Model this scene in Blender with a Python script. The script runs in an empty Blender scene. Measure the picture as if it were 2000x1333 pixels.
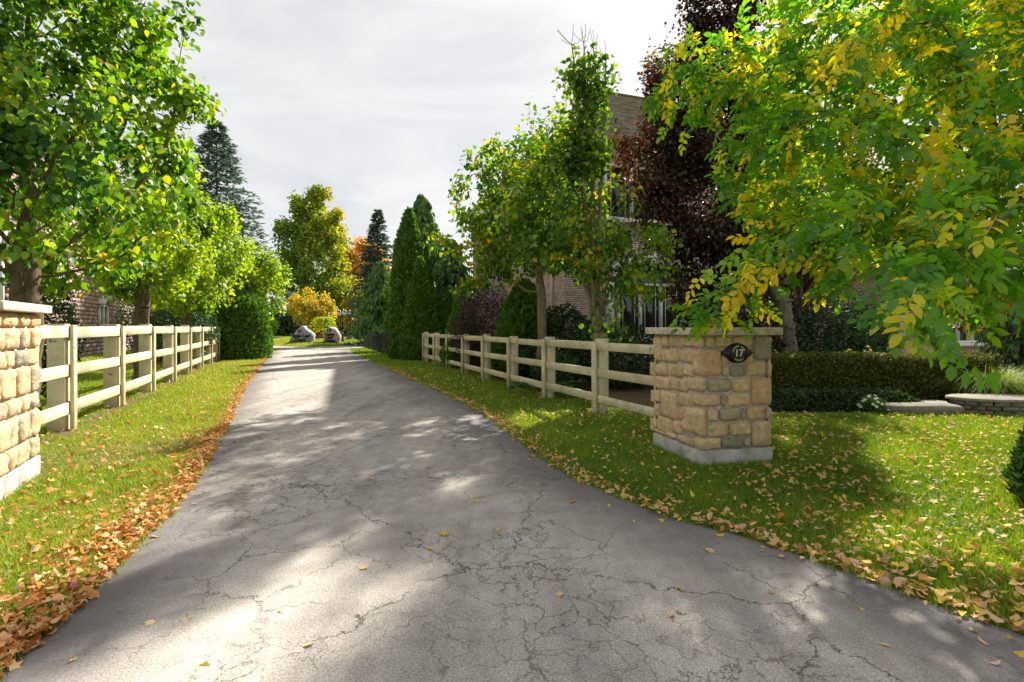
import bpy, bmesh, math, random
import numpy as np
from mathutils import Vector, Matrix

random.seed(7)
RNG = np.random.default_rng(7)
SC = bpy.context.scene
COL = SC.collection

# ------------------------------------------------------------------ camera, sky, sun, exposure
CAM_H = 1.45
cam = bpy.data.cameras.new('camera')
cam_o = bpy.data.objects.new('camera', cam)
COL.objects.link(cam_o)
cam_o.location = (0, 0, CAM_H)
cam_o.rotation_euler = (math.pi / 2, 0, 0)
cam.sensor_width = 36
cam.lens = 18
cam.shift_y = -26.5 / 2000
cam.clip_start = 0.05
cam.clip_end = 3000
SC.camera = cam_o

SUN_AZ, SUN_EL = math.radians(26), math.radians(38.3)       # azimuth clockwise from +Y
wd = bpy.data.worlds.new('World')
SC.world = wd
wd.use_nodes = True
nt = wd.node_tree
nt.nodes.clear()


def nn(tree, typ, **kw):
    n = tree.nodes.new(typ)
    for k, v in kw.items():
        setattr(n, k, v)
    return n


sky = nn(nt, 'ShaderNodeTexSky', sky_type='NISHITA', sun_disc=False)
sky.sun_elevation = SUN_EL
sky.sun_rotation = SUN_AZ
sky.air_density = 1.0
sky.dust_density = 1.5
tc = nn(nt, 'ShaderNodeTexCoord')
mp = nn(nt, 'ShaderNodeMapping')
mp.inputs['Scale'].default_value = (1.3, 1.3, 5.0)
mp.inputs['Rotation'].default_value = (0.0, 0.28, 0.3)
cn = nn(nt, 'ShaderNodeTexNoise')
cn.inputs['Scale'].default_value = 1.5
cn.inputs['Detail'].default_value = 7
cn.inputs['Roughness'].default_value = 0.58
cn.inputs['Distortion'].default_value = 0.7
crp = nn(nt, 'ShaderNodeValToRGB')
crp.color_ramp.elements[0].position = 0.33
crp.color_ramp.elements[0].color = (1.95, 1.97, 2.0, 1)
crp.color_ramp.elements[1].position = 0.66
crp.color_ramp.elements[1].color = (2.75, 2.69, 2.56, 1)
mx = nn(nt, 'ShaderNodeMix', data_type='RGBA')
mx.inputs['Factor'].default_value = 0.93
bg = nn(nt, 'ShaderNodeBackground')
bg.inputs['Strength'].default_value = 0.0655
wo = nn(nt, 'ShaderNodeOutputWorld')
nt.links.new(tc.outputs['Generated'], mp.inputs['Vector'])
nt.links.new(mp.outputs['Vector'], cn.inputs['Vector'])
nt.links.new(cn.outputs['Fac'], crp.inputs['Fac'])
nt.links.new(sky.outputs['Color'], mx.inputs['A'])
nt.links.new(crp.outputs['Color'], mx.inputs['B'])
nt.links.new(mx.outputs['Result'], bg.inputs['Color'])
nt.links.new(bg.outputs['Background'], wo.inputs['Surface'])

sun = bpy.data.lights.new('sun', 'SUN')
sun.energy = 2.25
sun.angle = math.radians(1.0)
sun.color = (1.0, 0.93, 0.80)
sun_o = bpy.data.objects.new('sun', sun)
COL.objects.link(sun_o)
sd = Vector((math.sin(SUN_AZ) * math.cos(SUN_EL), math.cos(SUN_AZ) * math.cos(SUN_EL), math.sin(SUN_EL)))
sun_o.rotation_euler = sd.to_track_quat('Z', 'Y').to_euler()
sun_o.location = (10, 20, 30)

SC.view_settings.view_transform = 'Standard'
SC.view_settings.look = 'None'
SC.view_settings.exposure = 2.35
SC.view_settings.gamma = 1
SC.view_settings.use_curve_mapping = False
SC.render.engine = 'CYCLES'
SC.cycles.max_bounces = 7
SC.cycles.diffuse_bounces = 5
SC.cycles.transmission_bounces = 4
SC.cycles.glossy_bounces = 2
SC.cycles.caustics_reflective = False
SC.cycles.caustics_refractive = False
SC.cycles.use_denoising = True


# ------------------------------------------------------------------ helpers
def tag(o, label=None, cat=None, group=None, kind=None):
    if label: o['label'] = label
    if cat: o['category'] = cat
    if group: o['group'] = group
    if kind: o['kind'] = kind
    return o


def empty(name, loc, label=None, cat=None, group=None, rz=0.0):
    o = bpy.data.objects.new(name, None)
    COL.objects.link(o)
    o.location = loc
    o.rotation_euler = (0, 0, rz)
    o.empty_display_size = 0.2
    return tag(o, label, cat, group)


def mesh(name, V, F, mat, smooth=False, attrs=None):
    """V (N,3); F list of arrays (each uniform vertex count) or list of tuples"""
    me = bpy.data.meshes.new(name)
    V = np.asarray(V, dtype=np.float32).reshape(-1, 3)
    if len(F) and isinstance(F, list) and not isinstance(F[0], np.ndarray):
        by = {}
        for f in F:
            by.setdefault(len(f), []).append(f)
        F = [np.array(v, dtype=np.int32) for v in by.values()]
    elif isinstance(F, np.ndarray):
        F = [F]
    F = [f for f in F if len(f)]
    loops = np.concatenate([f.reshape(-1) for f in F]).astype(np.int32)
    counts = np.concatenate([np.full(len(f), f.shape[1], dtype=np.int32) for f in F])
    starts = np.concatenate([[0], np.cumsum(counts)[:-1]]).astype(np.int32)
    me.vertices.add(len(V)); me.vertices.foreach_set('co', V.reshape(-1))
    me.loops.add(len(loops)); me.loops.foreach_set('vertex_index', loops)
    me.polygons.add(len(counts)); me.polygons.foreach_set('loop_start', starts)
    me.polygons.foreach_set('loop_total', counts)
    if smooth:
        me.polygons.foreach_set('use_smooth', np.ones(len(counts), dtype=bool))
    for k, a in (attrs or {}).items():
        at = me.attributes.new(k, 'FLOAT', 'POINT')
        at.data.foreach_set('value', np.asarray(a, dtype=np.float32))
    me.update(calc_edges=True)
    if mat: me.materials.append(mat)
    return me


def link(name, me, parent=None):
    o = bpy.data.objects.new(name, me)
    COL.objects.link(o)
    if parent: o.parent = parent
    return o


def part(name, V, F, mat, parent=None, smooth=False, attrs=None, kind=None):
    """vertices in world space; moved into the frame of the (unrotated) parents"""
    V = np.asarray(V, dtype=np.float32).reshape(-1, 3).copy()
    p = parent
    while p is not None:
        V -= np.array(p.location, dtype=np.float32)
        p = p.parent
    o = link(name, mesh(name, V, F, mat, smooth, attrs), parent)
    if kind: o['kind'] = kind
    return o


class MB:
    def __init__(self): self.v, self.f = [], []

    def add(self, V, F):
        n = len(self.v)
        self.v += [tuple(p) for p in V]
        self.f += [tuple(i + n for i in f) for f in F]
        return self

    def hexa(self, P):            # P: 8 points, bottom 0-3 ccw, top 4-7
        return self.add(P, [(3, 2, 1, 0), (4, 5, 6, 7), (0, 1, 5, 4), (1, 2, 6, 5), (2, 3, 7, 6), (3, 0, 4, 7)])

    def box(self, x0, x1, y0, y1, z0, z1, fr=None):
        P = [(x0, y0, z0), (x1, y0, z0), (x1, y1, z0), (x0, y1, z0), (x0, y0, z1), (x1, y0, z1), (x1, y1, z1), (x0, y1, z1)]
        if fr: P = [fr(*p) for p in P]
        return self.hexa(P)

    def tube(self, pts, rad, k=8, cap=True):
        pts = [Vector(p) for p in pts]
        n0 = len(self.v)
        for i, p in enumerate(pts):
            d = (pts[min(i + 1, len(pts) - 1)] - pts[max(i - 1, 0)]).normalized()
            a = d.orthogonal().normalized() if abs(d.z) < 0.95 else Vector((1, 0, 0))
            a = (a - d * a.dot(d)).normalized()
            b = d.cross(a)
            r = rad[i] if hasattr(rad, '__len__') else rad
            for j in range(k):
                t = 2 * math.pi * j / k
                self.v.append(tuple(p + a * (r * math.cos(t)) + b * (r * math.sin(t))))
        for i in range(len(pts) - 1):
            for j in range(k):
                self.f.append((n0 + i * k + j, n0 + i * k + (j + 1) % k, n0 + (i + 1) * k + (j + 1) % k, n0 + (i + 1) * k + j))
        if cap:
            self.f.append(tuple(n0 + j for j in reversed(range(k))))
            self.f.append(tuple(n0 + (len(pts) - 1) * k + j for j in range(k)))
        return self

    def lathe(self, c, prof, k=10):
        return self.tube([(c[0], c[1], c[2] + z) for r, z in prof], [max(r, 0.001) for r, z in prof], k)

    def part(self, name, mat, parent=None, smooth=False, kind=None):
        return part(name, self.v, self.f, mat, parent, smooth, kind=kind)


def bevel(o, w, seg=2):
    bm = bmesh.new(); bm.from_mesh(o.data)
    bmesh.ops.remove_doubles(bm, verts=bm.verts, dist=1e-5)
    bmesh.ops.bevel(bm, geom=list(bm.edges), offset=w, segments=seg, affect='EDGES', profile=0.5, clamp_overlap=True)
    bm.to_mesh(o.data); bm.free()
    return o


def hnoise(P, s=1.0, seed=0):
    """cheap smooth value noise of points (N,3) -> [-1,1]"""
    P = np.asarray(P, dtype=float) * s + seed * 17.31
    i = np.floor(P).astype(np.int64); f = P - i
    f = f * f * (3 - 2 * f)
    def h(a, b, c):
        n = (a * 374761393 + b * 668265263 + c * 2147483647 + seed * 1013) & 0x7fffffff
        n = ((n ^ (n >> 13)) * 1274126177) & 0x7fffffff
        return ((n ^ (n >> 16)) & 0xffff) / 32767.5 - 1
    r = 0
    for dx in (0, 1):
        for dy in (0, 1):
            for dz in (0, 1):
                w = (f[:, 0] if dx else 1 - f[:, 0]) * (f[:, 1] if dy else 1 - f[:, 1]) * (f[:, 2] if dz else 1 - f[:, 2])
                r = r + w * h(i[:, 0] + dx, i[:, 1] + dy, i[:, 2] + dz)
    return r


def unit(a):
    a = np.asarray(a, dtype=float)
    return a / np.maximum(np.linalg.norm(a, axis=-1, keepdims=True), 1e-9)


# ------------------------------------------------------------------ materials
def mat_new(name):
    m = bpy.data.materials.new(name)
    m.use_nodes = True
    t = m.node_tree
    t.nodes.clear()
    out = nn(t, 'ShaderNodeOutputMaterial')
    return m, t, out


def ramp(t, stops):
    r = nn(t, 'ShaderNodeValToRGB')
    e = r.color_ramp.elements
    e[0].position, e[0].color = stops[0][0], (*stops[0][1], 1)
    e[1].position, e[1].color = stops[-1][0], (*stops[-1][1], 1)
    for p, c in stops[1:-1]:
        x = e.new(p); x.color = (*c, 1)
    return r


def noise(t, scale, detail=4, rough=0.55, vec=None, dist=0.0):
    n = nn(t, 'ShaderNodeTexNoise')
    n.inputs['Scale'].default_value = scale
    n.inputs['Detail'].default_value = detail
    n.inputs['Roughness'].default_value = rough
    n.inputs['Distortion'].default_value = dist
    if vec is not None: t.links.new(vec, n.inputs['Vector'])
    return n


def mixc(t, fac, a, b, mode='MIX'):
    m = nn(t, 'ShaderNodeMix', data_type='RGBA', blend_type=mode)
    for sock, v in (('Factor', fac), ('A', a), ('B', b)):
        if isinstance(v, (int, float)):
            m.inputs[sock].default_value = v
        elif isinstance(v, tuple):
            m.inputs[sock].default_value = (*v, 1)
        else:
            t.links.new(v, m.inputs[sock])
    return m.outputs['Result']


def math_(t, op, a, b=None, c=None, clamp=False):
    m = nn(t, 'ShaderNodeMath', operation=op)
    m.use_clamp = clamp
    for i, v in enumerate((a, b, c)):
        if v is None: continue
        if isinstance(v, (int, float)): m.inputs[i].default_value = v
        else: t.links.new(v, m.inputs[i])
    return m.outputs[0]


def maprange(t, v, a, b, c=0.0, d=1.0):
    m = nn(t, 'ShaderNodeMapRange')
    t.links.new(v, m.inputs['Value'])
    for k, x in zip(('From Min', 'From Max', 'To Min', 'To Max'), (a, b, c, d)): m.inputs[k].default_value = x
    return m.outputs['Result']


def principled(t, out, color, rough=0.8, bump=None, strength=0.3, dist=0.02, spec=0.3, metal=0.0):
    b = nn(t, 'ShaderNodeBsdfPrincipled')
    if isinstance(color, tuple): b.inputs['Base Color'].default_value = (*color, 1)
    else: t.links.new(color, b.inputs['Base Color'])
    if isinstance(rough, (int, float)): b.inputs['Roughness'].default_value = rough
    else: t.links.new(rough, b.inputs['Roughness'])
    b.inputs['Specular IOR Level'].default_value = spec
    b.inputs['Metallic'].default_value = metal
    if bump is not None:
        bp = nn(t, 'ShaderNodeBump')
        bp.inputs['Strength'].default_value = strength
        bp.inputs['Distance'].default_value = dist
        t.links.new(bump, bp.inputs['Height'])
        t.links.new(bp.outputs['Normal'], b.inputs['Normal'])
    t.links.new(b.outputs['BSDF'], out.inputs['Surface'])
    return b


def simple(name, color, rough=0.7, nscale=8, var=0.25, bump=0.2, dist=0.01, spec=0.3, metal=0.0, coords='Object'):
    m, t, out = mat_new(name)
    tc = nn(t, 'ShaderNodeTexCoord')
    n = noise(t, nscale, 6, 0.6, tc.outputs[coords])
    dk = tuple(c * (1 - var) for c in color); lt = tuple(min(1, c * (1 + var)) for c in color)
    r = ramp(t, [(0.3, dk), (0.7, lt)])
    t.links.new(n.outputs['Fac'], r.inputs['Fac'])
    principled(t, out, r.outputs['Color'], rough, n.outputs['Fac'], bump, dist, spec, metal)
    return m


def leafmat(name, stops, trans=0.42, rough=0.45, gloss=0.03, tboost=(1.25, 1.2, 0.6)):
    m, t, out = mat_new(name)
    at = nn(t, 'ShaderNodeAttribute', attribute_name='tint')
    r = ramp(t, stops)
    t.links.new(at.outputs['Fac'], r.inputs['Fac'])
    d = nn(t, 'ShaderNodeBsdfDiffuse'); tr = nn(t, 'ShaderNodeBsdfTranslucent'); g = nn(t, 'ShaderNodeBsdfGlossy')
    t.links.new(r.outputs['Color'], d.inputs['Color'])
    tcx = mixc(t, 1.0, r.outputs['Color'], tboost, 'MULTIPLY')
    t.links.new(tcx, tr.inputs['Color'])
    g.inputs['Roughness'].default_value = rough
    g.inputs['Color'].default_value = (0.9, 0.95, 1, 1)
    m1 = nn(t, 'ShaderNodeMixShader'); m1.inputs[0].default_value = trans
    t.links.new(d.outputs[0], m1.inputs[1]); t.links.new(tr.outputs[0], m1.inputs[2])
    m2 = nn(t, 'ShaderNodeMixShader'); m2.inputs[0].default_value = gloss
    t.links.new(m1.outputs[0], m2.inputs[1]); t.links.new(g.outputs[0], m2.inputs[2])
    t.links.new(m2.outputs[0], out.inputs['Surface'])
    return m


def attr_mat(name, stops, rough=0.85, nscale=20, nmix=0.35, bump=0.4, dist=0.01, moss=None, spec=0.2):
    """colour of each piece by its own tint, with grain"""
    m, t, out = mat_new(name)
    at = nn(t, 'ShaderNodeAttribute', attribute_name='tint')
    r = ramp(t, stops)
    t.links.new(at.outputs['Fac'], r.inputs['Fac'])
    tc = nn(t, 'ShaderNodeTexCoord')
    n = noise(t, nscale, 8, 0.65, tc.outputs['Object'])
    g = ramp(t, [(0.3, (0.55, 0.55, 0.55)), (0.7, (1.25, 1.25, 1.25))])
    t.links.new(n.outputs['Fac'], g.inputs['Fac'])
    c = mixc(t, nmix, r.outputs['Color'], g.outputs['Color'], 'MULTIPLY')
    if moss:
        n2 = noise(t, 3.2, 4, 0.6, tc.outputs['Object'])
        f = maprange(t, n2.outputs['Fac'], 0.52, 0.72, 0, 0.75)
        c = mixc(t, f, c, moss)
    principled(t, out, c, rough, n.outputs['Fac'], bump, dist, spec)
    return m


# road ---------------------------------------------------------------
def asphalt_mat():
    m, t, out = mat_new('weathered_asphalt')
    tc = nn(t, 'ShaderNodeTexCoord'); ob = tc.outputs['Object']
    big = noise(t, 0.45, 4, 0.6, ob)
    mid = noise(t, 5.0, 5, 0.6, ob)
    fine = noise(t, 105, 4, 0.75, ob)
    sp = nn(t, 'ShaderNodeTexVoronoi'); sp.inputs['Scale'].default_value = 60
    t.links.new(ob, sp.inputs['Vector'])
    base = ramp(t, [(0.3, (0.36, 0.333, 0.313)), (0.7, (0.465, 0.432, 0.402))])
    t.links.new(big.outputs['Fac'], base.inputs['Fac'])
    g1 = ramp(t, [(0.3, (0.80, 0.80, 0.80)), (0.7, (1.18, 1.17, 1.15))])
    t.links.new(mid.outputs['Fac'], g1.inputs['Fac'])
    c = mixc(t, 0.8, base.outputs['Color'], g1.outputs['Color'], 'MULTIPLY')
    mpd = nn(t, 'ShaderNodeMapping'); mpd.inputs['Rotation'].default_value = (0, 0, math.radians(-22.3)); mpd.inputs['Scale'].default_value = (1.6, .22, 1)
    t.links.new(ob, mpd.inputs['Vector'])
    trk = noise(t, 1.2, 4, 0.62, mpd.outputs['Vector'])
    g3 = ramp(t, [(0.36, (0.72, 0.715, 0.73)), (0.62, (1.16, 1.15, 1.13))])
    t.links.new(trk.outputs['Fac'], g3.inputs['Fac'])
    c = mixc(t, 0.85, c, g3.outputs['Color'], 'MULTIPLY')
    g2 = ramp(t, [(0.34, (0.35, 0.35, 0.36)), (0.66, (1.55, 1.53, 1.5))])
    t.links.new(fine.outputs['Fac'], g2.inputs['Fac'])
    c = mixc(t, 0.75, c, g2.outputs['Color'], 'MULTIPLY')
    st = ramp(t, [(0.0, (1.55, 1.5, 1.45)), (0.22, (1, 1, 1))])
    t.links.new(sp.outputs['Distance'], st.inputs['Fac'])
    c = mixc(t, 0.55, c, st.outputs['Color'], 'MULTIPLY')
    # darker, fresher strip along the edges
    ed = nn(t, 'ShaderNodeAttribute', attribute_name='edge')
    wob = math_(t, 'MULTIPLY_ADD', noise(t, 1.1, 4, 0.6, ob).outputs['Fac'], 0.9, -0.45)
    e = math_(t, 'ADD', ed.outputs['Fac'], wob)
    ef = maprange(t, e, 0.10, 0.78, 0.74, 0.0)
    c = mixc(t, ef, c, (0.11, 0.102, 0.108))
    # cracks : warped cell edges
    wn = noise(t, 3.4, 6, 0.68, ob)
    off = nn(t, 'ShaderNodeVectorMath', operation='MULTIPLY_ADD')
    t.links.new(wn.outputs['Color'], off.inputs[0]); off.inputs[1].default_value = (0.42, 0.42, 0); t.links.new(ob, off.inputs[2])
    def cracks(scale, w0, w1):
        v = nn(t, 'ShaderNodeTexVoronoi', feature='DISTANCE_TO_EDGE', voronoi_dimensions='2D')
        v.inputs['Scale'].default_value = scale
        t.links.new(off.outputs[0], v.inputs['Vector'])
        return maprange(t, v.outputs['Distance'], w0, w1, 1.0, 0.0)
    al = cracks(6.2, 0.004, 0.035)
    msk = maprange(t, noise(t, 0.55, 3, 0.5, ob).outputs['Fac'], 0.45, 0.58)
    brk = maprange(t, noise(t, 4.5, 3, 0.6, ob).outputs['Fac'], 0.31, 0.52)
    al = math_(t, 'MULTIPLY', math_(t, 'MULTIPLY', al, msk), brk)
    lo = math_(t, 'MULTIPLY', cracks(0.55, 0.0008, 0.0048), brk)
    md = math_(t, 'MULTIPLY', math_(t, 'MULTIPLY', cracks(2.1, 0.002, 0.014), brk), maprange(t, noise(t, 0.8, 3, 0.5, ob).outputs['Fac'], 0.42, 0.6))
    cr = math_(t, 'MAXIMUM', math_(t, 'MAXIMUM', al, lo), md)
    crk = ramp(t, [(0.35, (0.05, 0.05, 0.03)), (0.65, (0.055, 0.065, 0.02))])
    t.links.new(mid.outputs['Fac'], crk.inputs['Fac'])
    c = mixc(t, math_(t, 'MULTIPLY', cr, 0.78), c, crk.outputs['Color'])
    h = math_(t, 'SUBTRACT', math_(t, 'MULTIPLY', fine.outputs['Fac'], 0.5), math_(t, 'MULTIPLY', cr, 1.3))
    principled(t, out, c, 0.86, h, 0.6, 0.012, 0.25)
    return m


def lawn_mat():
    m, t, out = mat_new('lawn_soil')
    tc = nn(t, 'ShaderNodeTexCoord'); ob = tc.outputs['Object']
    a = noise(t, 0.5, 4, 0.6, ob); b = noise(t, 14, 6, 0.7, ob); d = noise(t, 90, 4, 0.7, ob)
    r = ramp(t, [(0.3, (0.075, 0.12, 0.018)), (0.6, (0.13, 0.19, 0.022)), (0.8, (0.19, 0.21, 0.04))])
    t.links.new(b.outputs['Fac'], r.inputs['Fac'])
    so = ramp(t, [(0.3, (0.10, 0.065, 0.04)), (0.7, (0.24, 0.17, 0.11))])
    t.links.new(d.outputs['Fac'], so.inputs['Fac'])
    at = nn(t, 'ShaderNodeAttribute', attribute_name='soil')
    c = mixc(t, at.outputs['Fac'], r.outputs['Color'], so.outputs['Color'])
    g = ramp(t, [(0.3, (0.6, 0.6, 0.6)), (0.7, (1.3, 1.3, 1.3))])
    t.links.new(d.outputs['Fac'], g.inputs['Fac'])
    c = mixc(t, 0.8, c, g.outputs['Color'], 'MULTIPLY')
    principled(t, out, c, 0.95, d.outputs['Fac'], 0.6, 0.03, 0.1)
    return m


def wood_mat():
    m, t, out = mat_new('weathered_cream_paint')
    tc = nn(t, 'ShaderNodeTexCoord'); ob = tc.outputs['Object']
    at = nn(t, 'ShaderNodeAttribute', attribute_name='tint')
    big = noise(t, 2.3, 6, 0.7, ob)
    fine = noise(t, 26, 5, 0.7, ob)
    kn = noise(t, 7.5, 3, 0.5, ob)
    base = ramp(t, [(0.0, (0.62, 0.535, 0.35)), (1.0, (0.76, 0.675, 0.48))])
    t.links.new(at.outputs['Fac'], base.inputs['Fac'])
    c = mixc(t, maprange(t, big.outputs['Fac'], 0.45, 0.68, 0, 0.8), base.outputs['Color'], (0.33, 0.31, 0.15))
    c = mixc(t, maprange(t, fine.outputs['Fac'], 0.50, 0.72, 0, 0.7), c, (0.40, 0.33, 0.22))
    c = mixc(t, maprange(t, kn.outputs['Fac'], 0.66, 0.74, 0, 0.75), c, (0.16, 0.13, 0.09))
    principled(t, out, c, 0.75, fine.outputs['Fac'], 0.3, 0.006, 0.25)
    return m


def bark_mat(name, c0, c1, sc=9):
    m, t, out = mat_new(name)
    tc = nn(t, 'ShaderNodeTexCoord')
    mp = nn(t, 'ShaderNodeMapping'); mp.inputs['Scale'].default_value = (1, 1, 0.28)
    t.links.new(tc.outputs['Object'], mp.inputs['Vector'])
    n = noise(t, sc * 2.2, 6, 0.65, mp.outputs['Vector'])
    n2 = noise(t, 2.5, 3, 0.6, tc.outputs['Object'])
    r = ramp(t, [(0.32, c0), (0.68, c1)])
    t.links.new(n.outputs['Fac'], r.inputs['Fac'])
    c = mixc(t, maprange(t, n2.outputs['Fac'], 0.5, 0.7, 0, 0.35), r.outputs['Color'], (0.16, 0.17, 0.07))
    principled(t, out, c, 0.9, n.outputs['Fac'], 0.7, 0.02, 0.15)
    return m


def glass_mat():
    m, t, out = mat_new('window_glass')
    principled(t, out, (0.02, 0.024, 0.028), 0.04, spec=0.8)
    return m


M = {}
M['asphalt'] = asphalt_mat()
M['lawn'] = lawn_mat()
M['fence'] = wood_mat()
M['glass'] = glass_mat()
M['white'] = simple('white_trim_paint', (0.74, 0.73, 0.69), 0.5, 6, 0.06, 0.05)
M['black'] = simple('black_cast_metal', (0.015, 0.015, 0.016), 0.4, 30, 0.3, 0.15, 0.004, 0.5)
M['metal'] = simple('dark_painted_iron', (0.03, 0.032, 0.035), 0.45, 30, 0.3, 0.1, 0.004, 0.5)
M['letters'] = simple('cream_lettering', (0.72, 0.70, 0.62), 0.6, 30, 0.05, 0.0)
M['engrave'] = simple('black_engraving', (0.02, 0.02, 0.025), 0.8, 30, 0.1, 0.0)
M['mortar'] = simple('grey_mortar', (0.52, 0.48, 0.45), 0.95, 30, 0.25, 0.5, 0.01)
M['concrete'] = simple('poured_concrete', (0.44, 0.42, 0.385), 0.9, 7, 0.4, 0.4, 0.012)
M['cap'] = simple('sandstone_cap', (0.56, 0.48, 0.40), 0.9, 16, 0.35, 0.6, 0.012)
M['stone'] = attr_mat('split_sandstone', [(0, (0.33, 0.295, 0.25)), (0.22, (0.52, 0.43, 0.31)), (0.5, (0.74, 0.53, 0.31)), (0.75, (0.78, 0.58, 0.35)), (1, (0.73, 0.48, 0.29))],
                       0.9, 16, 0.75, 1.0, 0.03, moss=(0.36, 0.34, 0.13))
M['brick'] = attr_mat('pink_clay_brick', [(0, (0.50, 0.37, 0.31)), (0.5, (0.62, 0.475, 0.405)), (1, (0.72, 0.57, 0.495))], 0.9, 30, 0.4, 0.4, 0.005)
M['block'] = attr_mat('mauve_block', [(0, (0.28, 0.185, 0.175)), (0.5, (0.40, 0.275, 0.255)), (1, (0.52, 0.37, 0.33))], 0.9, 18, 0.5, 0.6, 0.015)
M['light_mortar'] = simple('light_mortar', (0.46, 0.42, 0.38), 0.95, 25, 0.15, 0.4, 0.006)
M['shingle'] = attr_mat('roof_shingle', [(0, (0.15, 0.125, 0.09)), (0.5, (0.235, 0.20, 0.145)), (1, (0.32, 0.27, 0.20))], 0.95, 40, 0.5, 0.4, 0.006)
M['slab'] = simple('flagstone', (0.21, 0.19, 0.155), 0.9, 9, 0.3, 0.7, 0.02)
M['boulder'] = simple('grey_boulder', (0.36, 0.36, 0.42), 0.85, 5, 0.35, 0.8, 0.06)
M['boulder2'] = simple('tan_boulder', (0.48, 0.41, 0.355), 0.85, 5, 0.3, 0.8, 0.06)
M['dark_wood'] = simple('dark_fascia', (0.10, 0.08, 0.065), 0.7, 8, 0.2, 0.1)
M['bark'] = bark_mat('pear_bark', (0.06, 0.045, 0.03), (0.20, 0.155, 0.10))
M['bark_light'] = bark_mat('tan_bark', (0.12, 0.095, 0.065), (0.33, 0.27, 0.18))
M['bark_grey'] = bark_mat('beech_bark', (0.10, 0.09, 0.08), (0.22, 0.20, 0.17), 5)
M['bark_dark'] = bark_mat('conifer_bark', (0.045, 0.03, 0.022), (0.12, 0.085, 0.06))

G = lambda r, g, b: (r, g, b)
M['pear'] = leafmat('pear_leaf', [(0, G(.022, .085, .008)), (.35, G(.07, .20, .010)), (.65, G(.20, .38, .012)), (.9, G(.40, .52, .015)), (1, G(.56, .44, .015))], 0.5, tboost=(1.4, 1.3, .5))
M['pear_lime'] = leafmat('lime_leaf', [(0, G(.06, .16, .010)), (.4, G(.22, .38, .012)), (.8, G(.42, .52, .015)), (1, G(.58, .50, .015))], 0.52, tboost=(1.4, 1.3, .5))
M['pear_r'] = leafmat('autumn_pear_leaf', [(0, G(.025, .085, .011)), (.4, G(.08, .20, .012)), (.72, G(.22, .38, .014)), (.88, G(.46, .48, .015)), (1, G(.72, .48, .012))], 0.52, tboost=(1.4, 1.3, .5))
M['yw'] = leafmat('compound_leaf', [(0, G(.045, .17, .016)), (.3, G(.12, .33, .018)), (.62, G(.32, .54, .018)), (.70, G(.70, .72, .02)), (.82, G(.88, .74, .02)), (1, G(.90, .64, .015))], 0.62, tboost=(1.3, 1.25, .5))
M['beech'] = leafmat('copper_leaf', [(0, G(.016, .010, .009)), (.5, G(.042, .024, .011)), (.8, G(.10, .05, .016)), (1, G(.28, .09, .02))], 0.32, 0.32, 0.05, (1.6, 0.85, 0.3))
M['maple_far'] = leafmat('maple_leaf_green', [(0, G(.11, .22, .02)), (.4, G(.26, .36, .022)), (.65, G(.52, .48, .025)), (1, G(.80, .42, .018))], 0.4)
M['orange'] = leafmat('maple_leaf_orange', [(0, G(.42, .32, .03)), (.5, G(.70, .38, .025)), (1, G(.75, .28, .015))], 0.45)
M['yellow'] = leafmat('golden_leaf', [(0, G(.34, .36, .03)), (.5, G(.74, .52, .03)), (1, G(.80, .44, .02))], 0.45)
M['red'] = leafmat('red_maple_leaf', [(0, G(.12, .012, .01)), (1, G(.38, .035, .012))], 0.4)
M['purple'] = leafmat('purple_shrub_leaf', [(0, G(.035, .018, .022)), (.7, G(.09, .05, .055)), (1, G(.16, .10, .10))], 0.3)
M['arb'] = leafmat('arborvitae_spray', [(0, G(.04, .115, .014)), (.6, G(.10, .23, .02)), (1, G(.24, .37, .03))], 0.38, 0.5, 0.03)
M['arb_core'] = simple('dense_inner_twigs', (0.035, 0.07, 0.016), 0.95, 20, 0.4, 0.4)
M['spruce'] = leafmat('blue_spruce_needles', [(0, G(.05, .10, .085)), (.6, G(.11, .18, .165)), (1, G(.19, .28, .28))], 0.15, 0.5, 0.03)
M['conifer'] = leafmat('green_conifer_needles', [(0, G(.022, .06, .018)), (.6, G(.055, .115, .026)), (1, G(.11, .18, .035))], 0.2, 0.5, 0.03)
M['weep'] = leafmat('weeping_cypress_needles', [(0, G(.04, .12, .036)), (.6, G(.10, .23, .05)), (1, G(.20, .34, .07))], 0.25, 0.5, 0.03)
M['box'] = leafmat('boxwood_leaf', [(0, G(.05, .07, .016)), (.6, G(.12, .14, .022)), (1, G(.24, .22, .04))], 0.3)
M['cover'] = leafmat('groundcover_leaf', [(0, G(.02, .05, .012)), (1, G(.05, .10, .02))], 0.3)
M['hosta'] = leafmat('hosta_leaf', [(0, G(.05, .13, .03)), (1, G(.10, .21, .04))], 0.4)
M['grass'] = leafmat('grass_blade', [(0, G(.08, .17, .012)), (.45, G(.16, .28, .013)), (.8, G(.29, .40, .018)), (1, G(.42, .42, .08))], 0.4, 0.5, 0.03)
M['fountain'] = leafmat('fountain_grass_blade', [(0, G(.12, .21, .03)), (.6, G(.24, .34, .05)), (1, G(.42, .44, .16))], 0.45)
M['petal'] = leafmat('white_petal', [(0, G(.75, .74, .72)), (1, G(.8, .8, .78))], 0.4)
M['mum'] = leafmat('yellow_petal', [(0, G(.62, .40, .01)), (1, G(.75, .52, .02))], 0.3)
M['litter'] = leafmat('fallen_leaf', [(0, G(.26, .08, .02)), (.25, G(.52, .19, .03)), (.45, G(.64, .36, .15)), (.6, G(.68, .48, .28)), (.75, G(.70, .50, .06)), (.9, G(.68, .42, .33)), (1, G(.46, .14, .14))], 0.2, 0.6, 0.02)
M['bark_pod'] = simple('dry_seed_pod', (0.20, 0.155, 0.13), 0.85, 40, 0.3, 0.4, 0.004)

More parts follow.
